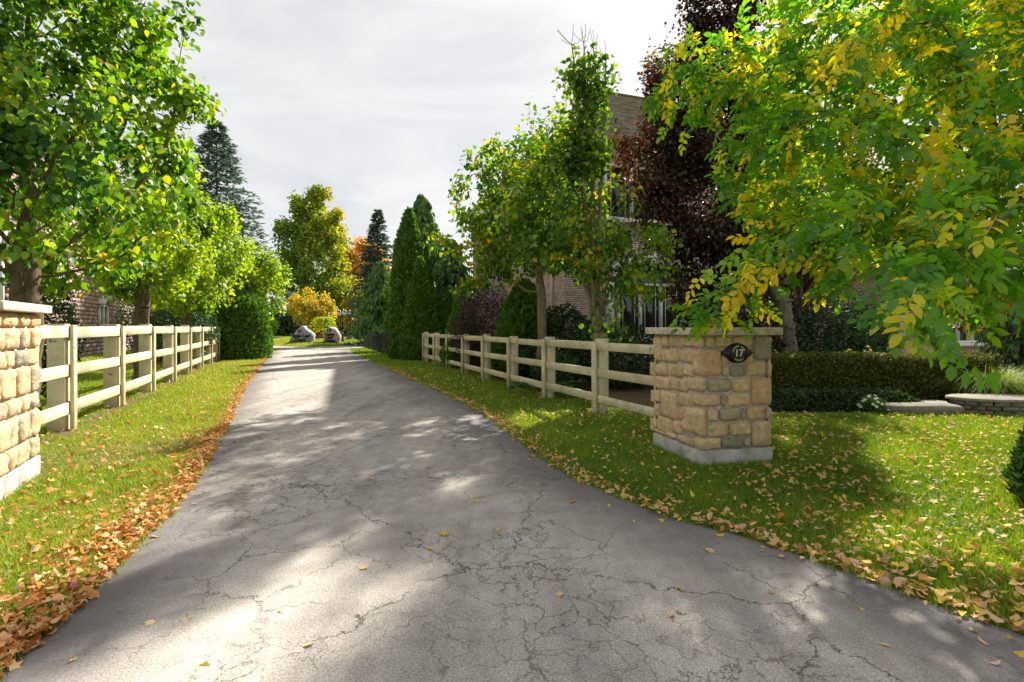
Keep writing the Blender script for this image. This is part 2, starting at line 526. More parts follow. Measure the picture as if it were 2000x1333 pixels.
# ------------------------------------------------------------------ leaf batches
T_HEART = (np.array([(0, 0, 0), (0, .45, -.06), (0, 1, -.24), (-.40, .20, .05), (-.42, .55, .02), (.40, .20, .05), (.42, .55, .02)], float),
           np.array([(0, 1, 3), (1, 4, 3), (1, 2, 4), (0, 5, 1), (1, 5, 6), (1, 6, 2)]))
T_OVAL = (np.array([(0, 0, 0), (0, .5, -.05), (0, 1, -.15), (-.33, .28, .05), (-.30, .68, .02), (.33, .28, .05), (.30, .68, .02)], float),
          T_HEART[1])
T_DIA = (np.array([(0, 0, 0), (-.5, .42, .06), (0, 1, -.08), (.5, .42, .06)], float), np.array([(0, 2, 1), (0, 3, 2)]))
T_BLADE = (np.array([(-.5, 0, 0), (.5, 0, 0), (0, 1, .0)], float), np.array([(0, 1, 2)]))


def leaf_arrays(P, D, N, L, W, tint, tmpl, curl=None):
    P = np.asarray(P, float); n = len(P)
    D = unit(D); S = unit(np.cross(D, N)); N = np.cross(S, D)
    tv, tf = tmpl
    L = np.broadcast_to(L, (n,))[:, None]; W = np.broadcast_to(W, (n,))[:, None]
    V = (P[:, None, :] + S[:, None, :] * (tv[None, :, 0:1] * W[:, None, :]) + D[:, None, :] * (tv[None, :, 1:2] * L[:, None, :])
         + N[:, None, :] * (tv[None, :, 2:3] * (L if curl is None else L * curl[:, None])[:, None, :]))
    F = (tf[None] + (np.arange(n) * len(tv))[:, None, None]).reshape(-1, 3)
    return V.reshape(-1, 3), F, np.repeat(tint, len(tv))


def leaf_part(name, P, D, N, L, W, tint, tmpl, mat, parent, kind=None):
    V, F, t = leaf_arrays(P, D, N, L, W, np.clip(tint, 0, 1), tmpl)
    return part(name, V, F, mat, parent, attrs={'tint': t}, kind=kind)


def rand_dirs(n, rng=RNG):
    return unit(rng.normal(size=(n, 3)))


# ------------------------------------------------------------------ broadleaf trees
def colonize(P0, par0, A, step, kill, infl=9.0, maxit=160, trop=(0, 0, 0.0), rng=RNG):
    pos = [np.array(p, float) for p in P0]
    par = list(par0)
    A = np.asarray(A, float)
    alive = np.ones(len(A), bool)
    dn = np.full(len(A), 1e9); idx = np.zeros(len(A), int)
    new = np.arange(len(pos))
    for it in range(maxit):
        Q = np.array([pos[i] for i in new])
        d = np.linalg.norm(A[:, None] - Q[None], axis=2)
        j = d.argmin(1); dm = d[np.arange(len(A)), j]
        up = dm < dn
        dn[up] = dm[up]; idx[up] = np.asarray(new)[j[up]]
        alive &= dn > kill
        act = alive & (dn < infl)
        if not act.any(): break
        ids = np.unique(idx[act])
        allp = np.array(pos)
        vec = unit(A[act] - allp[idx[act]])
        acc = np.zeros((len(allp), 3)); np.add.at(acc, idx[act], vec)
        new = []
        for i in ids:
            dv = acc[i]
            nrm = np.linalg.norm(dv)
            if nrm < 1e-6: dv = rng.normal(size=3); nrm = np.linalg.norm(dv)
            dv = dv / nrm + np.array(trop) + rng.normal(size=3) * 0.16
            dv /= np.linalg.norm(dv)
            q = pos[i] + dv * step
            new.append(len(pos)); pos.append(q); par.append(i)
        if len(pos) > 9000: break
    return np.array(pos), np.array(par)


def radii(par, tip=0.005, e=2.3, rmax=None):
    n = len(par); acc = np.zeros(n); r = np.zeros(n)
    for i in range(n - 1, -1, -1):
        r[i] = tip if acc[i] == 0 else acc[i] ** (1 / e)
        if par[i] >= 0: acc[par[i]] += r[i] ** e
    if rmax:
        k = math.log(rmax / tip) / math.log(max(r[0], tip * 1.01) / tip)
        r = tip * (r / tip) ** k
    return r


def wood_mesh(pos, par, r):
    Vs, Fs = [], []; off = 0
    kid = np.where(par >= 0)[0]
    for sides, sel in ((3, kid[r[kid] < 0.014]), (8, kid[r[kid] >= 0.014])):
        if not len(sel): continue
        a, b = pos[par[sel]], pos[sel]
        d = unit(b - a)
        gp = par[par[sel]]
        d0 = np.where((gp >= 0)[:, None], unit(a - pos[np.maximum(gp, 0)] + 1e-9), d)
        r1 = r[sel]; r0 = np.minimum(r[par[sel]], r1 * 1.35)
        k0 = unit(d + d0)
        ref = np.where(np.abs(d[:, 2:3]) > 0.9, np.array([[1., 0, 0]]), np.array([[0, 0, 1.]]))
        u = unit(np.cross(d, ref)); v = np.cross(d, u)
        th = np.arange(sides) * 2 * math.pi / sides
        ring = u[:, None] * np.cos(th)[None, :, None] + v[:, None] * np.sin(th)[None, :, None]
        A0 = a[:, None] - d[:, None] * (r0 * 0.25)[:, None, None] + ring * r0[:, None, None]
        A1 = b[:, None] + ring * r1[:, None, None]
        V = np.concatenate([A0, A1], 1).reshape(-1, 3)
        j = np.arange(sides); q = np.stack([j, (j + 1) % sides, (j + 1) % sides + sides, j + sides], 1)
        F = (q[None] + (np.arange(len(sel)) * 2 * sides)[:, None, None]).reshape(-1, 4) + off
        off += len(V); Vs.append(V); Fs.append(F)
    return np.concatenate(Vs), [np.concatenate(Fs)]


def ell_points(ells, rng=RNG):
    out = []
    for (cx, cy, cz, rx, ry, rz, n) in ells:
        d = rand_dirs(n, rng) * (rng.random(n) ** (1 / 2.4))[:, None]
        out.append(np.array([cx, cy, cz]) + d * np.array([rx, ry, rz]))
    return np.concatenate(out)


def trunk_path(base, top, n=7, wob=0.04, rng=RNG):
    b, t = np.array(base, float), np.array(top, float)
    k = np.linspace(0, 1, n)[:, None]
    p = b + (t - b) * k
    p[1:-1, :2] += rng.normal(size=(n - 2, 2)) * wob
    return p


def add_flare(pos, par, r, base_z):
    h = pos[:, 2] - base_z
    return r * (1 + 0.5 * np.exp(-np.maximum(h, 0) / 0.18) * (r > 0.04))


LEAFMESH = {}


def leaf_objects(root, P, D, N, L, W, tint, tmpl, mat, name='leaf', nvar=10):
    """each near leaf an object sharing one of a few leaf meshes"""
    D = unit(D); S = unit(np.cross(D, N)); N = np.cross(S, D)
    key = (mat.name, id(tmpl))
    if key not in LEAFMESH:
        LEAFMESH[key] = [mesh(name, tmpl[0], tmpl[1], mat, attrs={'tint': np.full(len(tmpl[0]), (k + .5) / nvar)}) for k in range(nvar)]
    vs = LEAFMESH[key]
    org = np.array(root.location)
    for i in range(len(P)):
        o = bpy.data.objects.new(name, vs[min(nvar - 1, int(tint[i] * nvar))])
        COL.objects.link(o); o.parent = root
        s, d, n, p = S[i] * W[i], D[i] * L[i], N[i] * L[i], P[i] - org
        o.matrix_basis = Matrix(((s[0], d[0], n[0], p[0]), (s[1], d[1], n[1], p[1]), (s[2], d[2], n[2], p[2]), (0, 0, 0, 1)))


def broad_tree(name, label, cat, base, fork, ells, step, kill, leaf, mat, bark, trunk_r, group=None, seed=1, trop=(0, 0, .05),
               tip=0.005, leafr=0.02, per=6, spread=0.14, tmpl=T_HEART, near=0, total=8000, clump=.2, gap=1.0, tint=(0.5, 0.22), tintfn=None, droop=0.6, extra_trunks=(), bare=None):
    rng = np.random.default_rng(seed)
    root = empty(name, base, label, cat, group)
    P0 = list(trunk_path(base, fork, 8, 0.02, rng)); par0 = [-1] + list(range(len(P0) - 1))
    for (f0, f1) in extra_trunks:                       # further stems leaving the base
        t = trunk_path(f0, f1, 15, 0.035, rng)
        s = len(P0); P0 += list(t[1:]); par0 += [7] + list(range(s, s + len(t) - 2))
        for k in range(len(t) - 1):
            if t[k + 1][2] < 4.4: continue
            for m in range(5):
                dv = unit(rng.normal(size=3) * [1, 1, .2] + [0, 0, .9])
                q0, q1 = t[k + 1] + dv * .14, t[k + 1] + dv * .14 + unit(dv + [0, 0, .5] + rng.normal(size=3) * .25) * rng.uniform(.12, .26)
                P0 += [q0, q1]; par0 += [s + k, len(P0) - 2]
    pos, par = colonize(P0, par0, ell_points(ells, rng), step, kill, trop=trop, rng=rng)
    r = add_flare(pos, par, radii(par, tip, 2.2, trunk_r), base[2])
    V, F = wood_mesh(pos, par, r)
    part('trunk', V, F, bark, root, smooth=True)
    nl = np.where((r < leafr) & (np.arange(len(pos)) >= 8))[0]
    if bare is not None:
        nl = nl[~bare(pos[nl], rng)]
    c = pos[len(P0):].mean(0)
    pw = np.clip(.45 + .3 * (1 - gap) + 1.25 * gap * hnoise(pos[nl], 1.5 / max(1, spread * 5), seed + 9), .06, 2)      # foliage gathers in clumps, gaps between
    idx = rng.choice(nl, total, p=pw / pw.sum())
    n = len(idx)
    print(label, 'nodes', len(pos), 'leafy', len(nl))
    frac = rng.random(n)[:, None]
    P = pos[idx] * (1 - frac) + pos[par[idx]] * frac + np.clip(rng.normal(size=(n, 3)), -1.7, 1.7) * spread
    out = unit(P - c)
    D = out * 0.45 + rng.normal(size=(n, 3)) * 0.55 + np.array([0, 0, -droop])
    N = rng.normal(size=(n, 3)) * 0.6 + np.array([0, 0, 0.8]) + out * 0.35
    L = leaf * rng.uniform(0.65, 1.2, n); W = L * rng.uniform(0.85, 1.1, n)
    ti = rng.normal(tint[0], tint[1], n) + hnoise(P, 1.0, seed) * clump + hnoise(P, 2.6, seed + 1) * clump * .5
    if tintfn: ti = tintfn(P, ti, rng)
    ti = np.clip(ti, 0.0, 1.0)
    if near:
        # the leaves that show largest: nearest in view
        ok = (P[:, 1] > 0.5) & (np.abs(P[:, 0]) < P[:, 1]) & (np.abs(P[:, 2] - CAM_H) < 0.62 * P[:, 1])
        score = np.where(ok, L / np.maximum(P[:, 1], .3), 0)
        o = np.argsort(-score)
        a, b = o[:near], o[near:]
        leaf_objects(root, P[a], D[a], N[a], L[a], W[a], ti[a], tmpl, mat)
        leaf_part('foliage', P[b], D[b], N[b], L[b], W[b], ti[b], tmpl, mat, root, 'stuff')
    else:
        leaf_part('crown', P, D, N, L, W, ti, tmpl, mat, root)
    return root


# ------------------------------------------------------------------ conifers
def conifer(name, label, cat, base, H, R, mat, seed, group=None, whorl=0.36, nb=9, spray=0.28, per=26, droop=0.25, power=0.85, z0=0.03, weep=0.0, wid=0.3, trunk=0.16, tint0=0.5):
    rng = np.random.default_rng(seed)
    root = empty(name, base, label, cat, group)
    b = np.array(base, float)
    MB().tube([b, b + [0, 0, H * .5], b + [0, 0, H * .97]], [trunk, trunk * .6, 0.015], 7).part('trunk', M['bark_dark'], root, True)
    P, D, N, L, T = [], [], [], [], []
    wm = MB()
    z = z0 * H
    while z < H * 0.985:
        rz = R * (1 - z / H) ** power
        for k in range(nb):
            th = rng.random() * 2 * math.pi
            ln = rz * rng.uniform(0.72, 1.12) + 0.08
            zz = z + rng.uniform(-.5, .5) * whorl
            dr = droop * ln * rng.uniform(.7, 1.3)
            o = np.array([math.cos(th), math.sin(th), 0])
            m = max(4, int(per * (0.3 + 0.7 * ln / R)))
            t = rng.uniform(0.18, 1.0, m) ** 0.8
            lift = 0.10 * ln
            q = b + np.array([0, 0, zz]) + o * (t * ln)[:, None] + np.array([0, 0, 1.]) * ((lift * t - dr * t * t + 0.35 * dr * t ** 4))[:, None]
            side = np.cross(o, [0, 0, 1])
            sg = rng.choice([-1, 1], m)
            wdt = (1 - t * .8) * ln * wid
            off = rng.uniform(0, 1, m) * wdt
            q = q + side * (sg * off)[:, None] + np.array([0, 0, -1.]) * (off * 0.25 + rng.uniform(0, .05, m))[:, None]
            dd = o * (0.75) + side * (sg * rng.uniform(.2, 1.0, m))[:, None] + rng.normal(size=(m, 3)) * .25
            dd = unit(dd) * (1 - weep) + np.array([0, 0, -1.]) * weep + rng.normal(size=(m, 3)) * 0.12 * weep
            P.append(q); D.append(dd)
            N.append(np.array([0, 0, 1.]) * (1 - weep) + o * weep + rng.normal(size=(m, 3)) * .45)
            L.append(spray * rng.uniform(.6, 1.25, m) * (0.6 + 0.4 * ln / R)); T.append(rng.normal(tint0, .2, m) + 0.25 * (t - .5))
            if ln > 0.5:
                wm.tube([b + [0, 0, zz], b + [0, 0, zz] + o * ln * .5 + [0, 0, lift * .5 - dr * .25], b + [0, 0, zz] + o * ln * .92 + [0, 0, lift * .9 - dr * .6]], [.022, .014, .004], 3, False)
        z += whorl * (0.6 + 0.7 * (1 - z / H))
    if wm.v: wm.part('branches', M['bark_dark'], root, True)
    P, D, N, L, T = map(np.concatenate, (P, D, N, L, T))
    leaf_part('crown', P, D, N, L, L * (0.42 if weep < .3 else 0.34), T, T_DIA, mat, root)
    return root


def arborvitae(name, label, cat, base, H, R, seed, mat='arb', n=9000, prof=None, spray=0.17, group=None, lump=0.12, top=0.0, tint0=0.45, core=True, squash=1.0, rz=0.0):
    """dense clipped or columnar evergreen : a solid twig core under overlapping upright sprays"""
    rng = np.random.default_rng(seed)
    root = empty(name, base, label, cat, group)
    b = np.array(base, float)
    prof = prof or (lambda t: np.sin(np.clip(t * 1.0 + .10, 0, 1) * math.pi) ** .5 * (1 - t) ** .35)
    ca, sa = math.cos(rz), math.sin(rz)
    def surf(t, th, sc):
        r = R * prof(t)
        p = np.stack([np.cos(th) * r, np.sin(th) * r * squash, t * H], 1)
        nz = hnoise(p + b, 1.6, seed) * lump + hnoise(p + b, 4.0, seed + 3) * lump * .5
        k = (sc + nz * 1.0)[:, None] if hasattr(sc, '__len__') else (sc + nz)[:, None]
        q = p * np.concatenate([k, k, np.ones_like(k)], 1)
        q = np.stack([q[:, 0] * ca - q[:, 1] * sa, q[:, 0] * sa + q[:, 1] * ca, q[:, 2]], 1)
        return q + b
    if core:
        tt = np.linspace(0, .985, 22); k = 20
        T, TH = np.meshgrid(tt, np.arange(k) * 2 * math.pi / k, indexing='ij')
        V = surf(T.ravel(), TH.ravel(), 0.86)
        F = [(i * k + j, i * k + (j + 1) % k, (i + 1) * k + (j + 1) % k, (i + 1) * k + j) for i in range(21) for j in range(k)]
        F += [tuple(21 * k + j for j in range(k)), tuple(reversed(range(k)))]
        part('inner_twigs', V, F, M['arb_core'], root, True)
    t = np.concatenate([rng.random(int(n * .8)), rng.random(n - int(n * .8)) ** .5])
    w = prof(t); keep = rng.random(n) < np.clip(w / w.max() + .12, 0, 1); t = t[keep]; n = len(t)
    th = rng.random(n) * 2 * math.pi
    P = surf(t, th, rng.uniform(.84, 1.03, n))
    o = np.stack([np.cos(th + rz), np.sin(th + rz), np.zeros(n)], 1)
    D = o * .55 + np.array([0, 0, .8]) + rng.normal(size=(n, 3)) * .4
    N = o + rng.normal(size=(n, 3)) * .6
    L = spray * rng.uniform(.55, 1.25, n)
    leaf_part('crown', P, D, N, L, L * .55, rng.normal(tint0, .22, n), T_DIA, M[mat], root)
    return root


def shrub(name, label, cat, base, rx, ry, rz, n, leaf, mat, seed, group=None, tint=(.5, .22), tmpl=T_DIA, zc=None, droop=.2, stems=7):
    rng = np.random.default_rng(seed)
    root = empty(name, base, label, cat, group)
    b = np.array(base, float); zc = rz if zc is None else zc
    mb = MB()
    for k in range(stems):
        th = k * 2 * math.pi / stems + rng.random()
        e = b + np.array([math.cos(th) * rx * .55, math.sin(th) * ry * .55, zc + rz * .3])
        mb.tube([b + np.array([math.cos(th), math.sin(th), 0]) * .05, (b + e) / 2 + np.array([0, 0, .12 * rz]), e], [.02, .012, .004], 4)
    mb.part('stems', M['bark_dark'], root, True)
    d = rand_dirs(n, rng) * (rng.random(n) ** (1 / 4.5))[:, None]
    P = b + np.array([0, 0, zc]) + d * np.array([rx, ry, rz])
    P = P + unit(d) * (hnoise(P, 2.2 / max(rx, .4), seed) * 0.22 * min(rx, rz))[:, None]
    P = P[P[:, 2] > b[2] + .01]; n = len(P)
    out = unit(P - (b + np.array([0, 0, zc * .6])))
    D = out * .5 + rng.normal(size=(n, 3)) * .6 + np.array([0, 0, -droop])
    N = out * .6 + rng.normal(size=(n, 3)) * .5 + np.array([0, 0, .4])
    L = leaf * rng.uniform(.6, 1.25, n)
    leaf_part('crown', P, D, N, L, L * .7, rng.normal(*tint, n), tmpl, M[mat], root)
    return root


# ================================================================== THE SETTING
LEFT = np.array([(-2.4, -9), (-2.2, -4), (-2.1, 0), (-2.15, 2.16), (-2.24, 2.64), (-2.60, 3.72), (-2.85, 4.53), (-3.42, 5.8), (-4.06, 7.25), (-6.34, 12.1),
                 (-8.53, 17.1), (-11.6, 24.2), (-14.1, 30.2), (-15.5, 33.2)])
RIGHT = np.array([(60, -9), (11, -4), (6.0, 0), (2.75, 2.1), (2.40, 2.4), (2.24, 2.64), (2.10, 2.84), (1.98, 3.05), (1.79, 3.32), (1.53, 3.61), (1.2, 3.87), (.93, 4.33), (.62, 4.85),
                  (.40, 5.4), (.08, 6.53), (-.32, 8.06), (-1.03, 10.0), (-2.37, 13.2), (-4.62, 18.5), (-9.0, 29.0), (-10.4, 32.8)])
xl = lambda y: np.interp(y, LEFT[:, 1], LEFT[:, 0])
xr = lambda y: np.interp(y, RIGHT[:, 1], RIGHT[:, 0])
DD = np.array([-.38, .925]); DN = np.array([.925, .38])        # along / right of the drive

ISL_C, ISL_A, ISL_B, ISL_H = np.array([-21., 54.]), 17.5, 4.8, 0.5


def isl_r(X, Y):
    a = (X - ISL_C[0]) * DD[0] + (Y - ISL_C[1]) * DD[1]; b = (X - ISL_C[0]) * DN[0] + (Y - ISL_C[1]) * DN[1]
    return np.sqrt((a / ISL_A) ** 2 + (b / ISL_B) ** 2)


def isl_z(X, Y):
    return 0.03 + ISL_H * np.clip(1 - isl_r(X, Y) ** 2, 0, 1)


def soil_amount(X, Y):
    """bare earth: by the left pillar, under both fences, the planting beds on the right"""
    X, Y = np.asarray(X, float), np.asarray(Y, float)
    n = hnoise(np.stack([X, Y, X * 0], -1).reshape(-1, 3), 2.2, 5).reshape(X.shape) * .5 + hnoise(np.stack([X, Y, X * 0], -1).reshape(-1, 3), 6, 9).reshape(X.shape) * .3
    s = np.clip(1.25 - np.hypot((X + 4.6) / 1.0, (Y - 5.7) / 1.2) + n * .9, 0, .55)
    s = np.maximum(s, np.clip((n - .38) * 2.2, 0, .6) * (Y < 14))                   # worn spots
    fl = np.abs((X + 6.24) * .918 + (Y - 7.25) * .398)                 # distance to the left fence line
    s = np.maximum(s, np.where((Y < 24) & (Y > 5), np.clip(.75 - fl * 2.2 + n * .8, 0, .8), 0))
    fr = (X - 1.40) * .93 + (Y - 8.58) * .367                          # right of the right fence line
    s = np.maximum(s, np.where((fr > .55) & (Y > 9.2 + np.clip(X - 2, 0, 9) * .0) & (Y < 24) & (X < 4.8), .95, 0))
    s = np.maximum(s, np.where((X > 4.3) & (Y > 8.55) & (Y < 16), .95, 0))
    return s


def ground():
    xs = np.concatenate([[-900, -300, -120, -70], np.arange(-45, -9, 1.5), np.arange(-9, 12.01, .3), np.arange(13.5, 45, 1.5), [70, 120, 300, 900]])
    ys = np.concatenate([[-900, -200, -60, -20, -8], np.arange(-3, 16.01, .3), np.arange(17.5, 80, 1.5), [110, 200, 500, 1500]])
    X, Y = np.meshgrid(xs, ys)
    V = np.stack([X, Y, X * 0], -1).reshape(-1, 3)
    w = len(xs)
    i = np.arange(len(ys) - 1)[:, None] * w + np.arange(w - 1)[None]
    F = np.stack([i, i + 1, i + 1 + w, i + w], -1).reshape(-1, 4)
    o = part('lawn', V, F, M['lawn'], attrs={'soil': soil_amount(X, Y).ravel()})
    tag(o, kind='structure')


def driveway():
    ys = np.concatenate([np.arange(-9, 2, .5), np.arange(2, 12, .2), np.arange(12, 33.3, .5)])
    k = np.concatenate([np.linspace(0, .12, 6), np.linspace(.2, .8, 10), np.linspace(.88, 1, 6)])
    rng = np.random.default_rng(3)
    V, E = [], []
    for y in ys:
        jl, jr = rng.normal(size=2) * .012
        a, b = xl(y) + jl, xr(y) + jr
        for q in k:
            V.append((a + (b - a) * q, y, 0.006 + .012 * min(1, min(q, 1 - q) * 12)))
            E.append(min(q * (b - a), (1 - q) * (b - a) * .62))
    w = len(k)
    i = np.arange(len(ys) - 1)[:, None] * w + np.arange(w - 1)[None]
    F = np.stack([i, i + 1, i + 1 + w, i + w], -1).reshape(-1, 4)
    tag(part('driveway', V, F, M['asphalt'], smooth=True, attrs={'edge': E}), kind='structure')
    # loop road round the island
    V, E, th = [], [], np.linspace(0, 2 * math.pi, 73)
    for t in th:
        for q in np.linspace(0, 1, 5):
            a, b = (ISL_A - .3 + q * 5.0) * math.cos(t), (ISL_B - .3 + q * 4.6) * math.sin(t)
            p = ISL_C + DD * a + DN * b
            V.append((p[0], p[1], 0.0235)); E.append(2.0)
    F = [(i * 5 + j, (i + 1) * 5 + j, (i + 1) * 5 + j + 1, i * 5 + j + 1) for i in range(72) for j in range(4)]
    tag(part('loop_road', V, F, M['asphalt'], attrs={'edge': E}), kind='structure')
    V, F = [], []
    rs = np.linspace(0, 1, 7)
    for r in rs:
        for t in np.linspace(0, 2 * math.pi, 49)[:-1]:
            p = ISL_C + DD * (r * ISL_A * math.cos(t)) + DN * (r * ISL_B * math.sin(t))
            V.append((p[0], p[1], 0.03 + ISL_H * (1 - r * r)))
    for i in range(6):
        for j in range(48):
            F.append((i * 48 + j, (i + 1) * 48 + j, (i + 1) * 48 + (j + 1) % 48, i * 48 + (j + 1) % 48))
    tag(part('island_lawn', V, F, M['lawn'], smooth=True, attrs={'soil': np.zeros(len(V))}), kind='structure')


ground()
driveway()

# ------------------------------------------------------------------ grass
def grass():
    rng = np.random.default_rng(11)
    P, H, Wd = [], [], []
    bands = [(1.8, 3.2, 8000, .055, .006), (3.2, 5, 6000, .055, .007), (5, 8, 3600, .058, .009), (8, 13, 1700, .065, .014), (13, 22, 520, .075, .024), (22, 36, 150, .085, .045)]
    for (y0, y1, dens, h, w) in bands:
        x0, x1 = -1.6 * y1 - 1, 1.6 * y1 + 1
        n = int((x1 - x0) * (y1 - y0) * dens)
        X = rng.uniform(x0, x1, n); Y = rng.uniform(y0, y1, n)
        L, R = xl(Y), xr(Y)
        jit = np.abs(rng.normal(0, .05, n)) * (.4 + .6 * (hnoise(np.stack([X, Y, X * 0], 1), 2.4, 8) > 0))
        ok = ((X < L + jit) | (X > R - jit)) & ((np.abs(X) < Y * 1.08 + .4) | (rng.random(n) < .4))
        X, Y = X[ok], Y[ok]
        fr = (X - 1.40) * .93 + (Y - 8.58) * .367
        s = soil_amount(X, Y)
        keep = rng.random(len(X)) > s * 1.25
        # the right pillar's and the left pillar's own footprint
        X, Y = X[keep], Y[keep]
        P.append(np.stack([X, Y, np.zeros(len(X))], 1)); H.append(np.full(len(X), h)); Wd.append(np.full(len(X), w))
    n = 60000                                                                # island and verge of the loop
    a = rng.uniform(-1, 1, (n, 2)); a = a[(a ** 2).sum(1) < .985]
    q = ISL_C + DD * (a[:, :1] * ISL_A) + DN * (a[:, 1:] * ISL_B)
    P.append(np.stack([q[:, 0], q[:, 1], isl_z(q[:, 0], q[:, 1])], 1)); H.append(np.full(len(q), .10)); Wd.append(np.full(len(q), .05))
    P, H, Wd = np.concatenate(P), np.concatenate(H), np.concatenate(Wd)
    n = len(P)
    nz = hnoise(P, .9, 2); nz2 = hnoise(P, 3.3, 4)
    H = H * rng.uniform(.55, 1.3, n) * (1 + .25 * nz2)
    th = rng.random(n) * 2 * math.pi
    S = np.stack([np.cos(th), np.sin(th), np.zeros(n)], 1)
    lean = rng.normal(size=(n, 3)) * np.array([.55, .55, 0])
    up = unit(np.array([0, 0, 1.]) + lean)
    a, b, c = P - S * (Wd / 2)[:, None], P + S * (Wd / 2)[:, None], P + up * H[:, None]
    V = np.stack([a, b, c], 1).reshape(-1, 3)
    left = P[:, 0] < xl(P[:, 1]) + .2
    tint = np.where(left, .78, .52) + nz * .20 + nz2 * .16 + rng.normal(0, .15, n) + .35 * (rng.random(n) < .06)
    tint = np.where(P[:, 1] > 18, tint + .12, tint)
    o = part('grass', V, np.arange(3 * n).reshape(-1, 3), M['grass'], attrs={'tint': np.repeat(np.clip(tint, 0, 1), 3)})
    tag(o, 'mown green grass on both lawns beside the driveway', 'grass', kind='stuff')
    print('grass blades', n)



def clover():
    rng = np.random.default_rng(12)
    n = 42000
    Y = rng.uniform(2.2, 11, n); X = rng.uniform(-1.1, 1.1, n) * Y
    k = hnoise(np.stack([X, Y, X * 0], 1), 1.1, 21) * .6 + hnoise(np.stack([X, Y, X * 0], 1), 3.1, 22) * .5
    ok = ((X < xl(Y) - .02) | (X > xr(Y) + .03)) & (k > .12 + .3 * (X < 0)) & (soil_amount(X, Y) < .5)
    X, Y = X[ok], Y[ok]; n = len(X)
    P = np.stack([X, Y, rng.uniform(.015, .05, n)], 1)
    th = rng.random(n) * 2 * math.pi
    L = rng.uniform(.014, .03, n)
    o = leaf_part('clover', P, np.stack([np.cos(th), np.sin(th), rng.normal(0, .25, n)], 1), rng.normal(size=(n, 3)) * .35 + [0, 0, 1.], L, L * .95, rng.normal(.3, .2, n), T_DIA, M['hosta'], None, 'stuff')
    tag(o, 'patches of round-leaved clover in the lawns', 'clover')


grass()
clover()

# ------------------------------------------------------------------ stone pillars
def rough_stone(u0, u1, v0, v1, z0, z1, fr, seed, amp=0.021, both=False):
    """a split-faced stone: box in wall coordinates (u along, v into the wall), outer faces uneven, edges rounded"""
    nu, nz, nv = max(3, min(7, int((u1 - u0) / .035) + 2)), max(3, min(7, int((z1 - z0) / .035) + 2)), 4 if both else 2
    V, F, idx = [], [], {}
    def vid(i, j, k):
        if (i, j, k) not in idx:
            idx[(i, j, k)] = len(V); V.append((i / nu, j / nv, k / nz))
        return idx[(i, j, k)]
    for i in range(nu):
        for k in range(nz):
            F.append([vid(i, 0, k), vid(i + 1, 0, k), vid(i + 1, 0, k + 1), vid(i, 0, k + 1)])
    for j in range(nv):
        for k in range(nz):
            F.append([vid(0, j + 1, k), vid(0, j, k), vid(0, j, k + 1), vid(0, j + 1, k + 1)])
            F.append([vid(nu, j, k), vid(nu, j + 1, k), vid(nu, j + 1, k + 1), vid(nu, j, k + 1)])
        for i in range(nu):
            F.append([vid(i, j, nz), vid(i + 1, j, nz), vid(i + 1, j + 1, nz), vid(i, j + 1, nz)])
            F.append([vid(i, j + 1, 0), vid(i + 1, j + 1, 0), vid(i + 1, j, 0), vid(i, j, 0)])
    A = np.array(V)
    U = u0 + (u1 - u0) * A[:, 0]; W = v0 + (v1 - v0) * A[:, 1]; Z = z0 + (z1 - z0) * A[:, 2]
    # round the arrises
    eu = np.minimum(A[:, 0], 1 - A[:, 0]) * (u1 - u0); ez = np.minimum(A[:, 2], 1 - A[:, 2]) * (z1 - z0)
    q = np.stack([U, W, Z], 1)
    n1 = hnoise(q, 9, seed) * .7 + (1 - 2 * np.abs(hnoise(q, 13, seed + 1))) * .55 + hnoise(q, 4, seed + 2) * .6 + hnoise(q, 30, seed + 3) * .25
    edge = np.clip(np.minimum(eu, ez) / .030, 0, 1)
    front = A[:, 1] == 0
    W = np.where(front, W - (n1 * amp) * edge - .006 * edge + (1 - edge) * .009, W)
    cn = (np.minimum(A[:, 0], 1 - A[:, 0]) < 1e-6) & (np.minimum(A[:, 2], 1 - A[:, 2]) < 1e-6)
    sh = .012 * cn
    U = U + np.where(A[:, 0] < .5, sh, -sh) + hnoise(q, 11, seed + 5) * .005
    Z = Z + np.where(A[:, 2] < .5, sh, -sh) + hnoise(q, 11, seed + 6) * .005
    if both:                                                        # the end face of a corner stone is split too
        s = (A[:, 0] == 0) & (A[:, 1] > .1)
        U = np.where(s, U - n1 * amp * np.clip(ez / .045, 0, 1) - .008, U)
        s = (A[:, 0] == 1) & (A[:, 1] > .1)
        U = np.where(s, U + n1 * amp * np.clip(ez / .045, 0, 1) + .008, U)
    return [fr(a, b, c) for a, b, c in zip(U, W, Z)], [tuple(f) for f in F]


def add_stone(root, seed, tint, *a, **k):
    V, F = rough_stone(*a, seed=seed, **k)
    return part('stone', V, F, M['stone'], root, smooth=False, attrs={'tint': np.full(len(V), tint)})


def ashlar(W, z0, z1, rng):
    """random coursed rubble rectangles filling W x (z0..z1)"""
    out = []; z = z0
    while z < z1 - .04:
        h = rng.choice([.14, .16, .20, .27])
        if z1 - z - h < .09: h = z1 - z
        u = 0
        while u < W - .03:
            w = rng.uniform(.15, .36)
            if W - u - w < .08: w = W - u
            if h > .2 and w < .22 and rng.random() < .5:
                out += [(u, u + w, z, z + h * .5), (u, u + w, z + h * .5, z + h)]
            else:
                out.append((u, u + w, z, z + h))
            u += w
        z += h
    return out


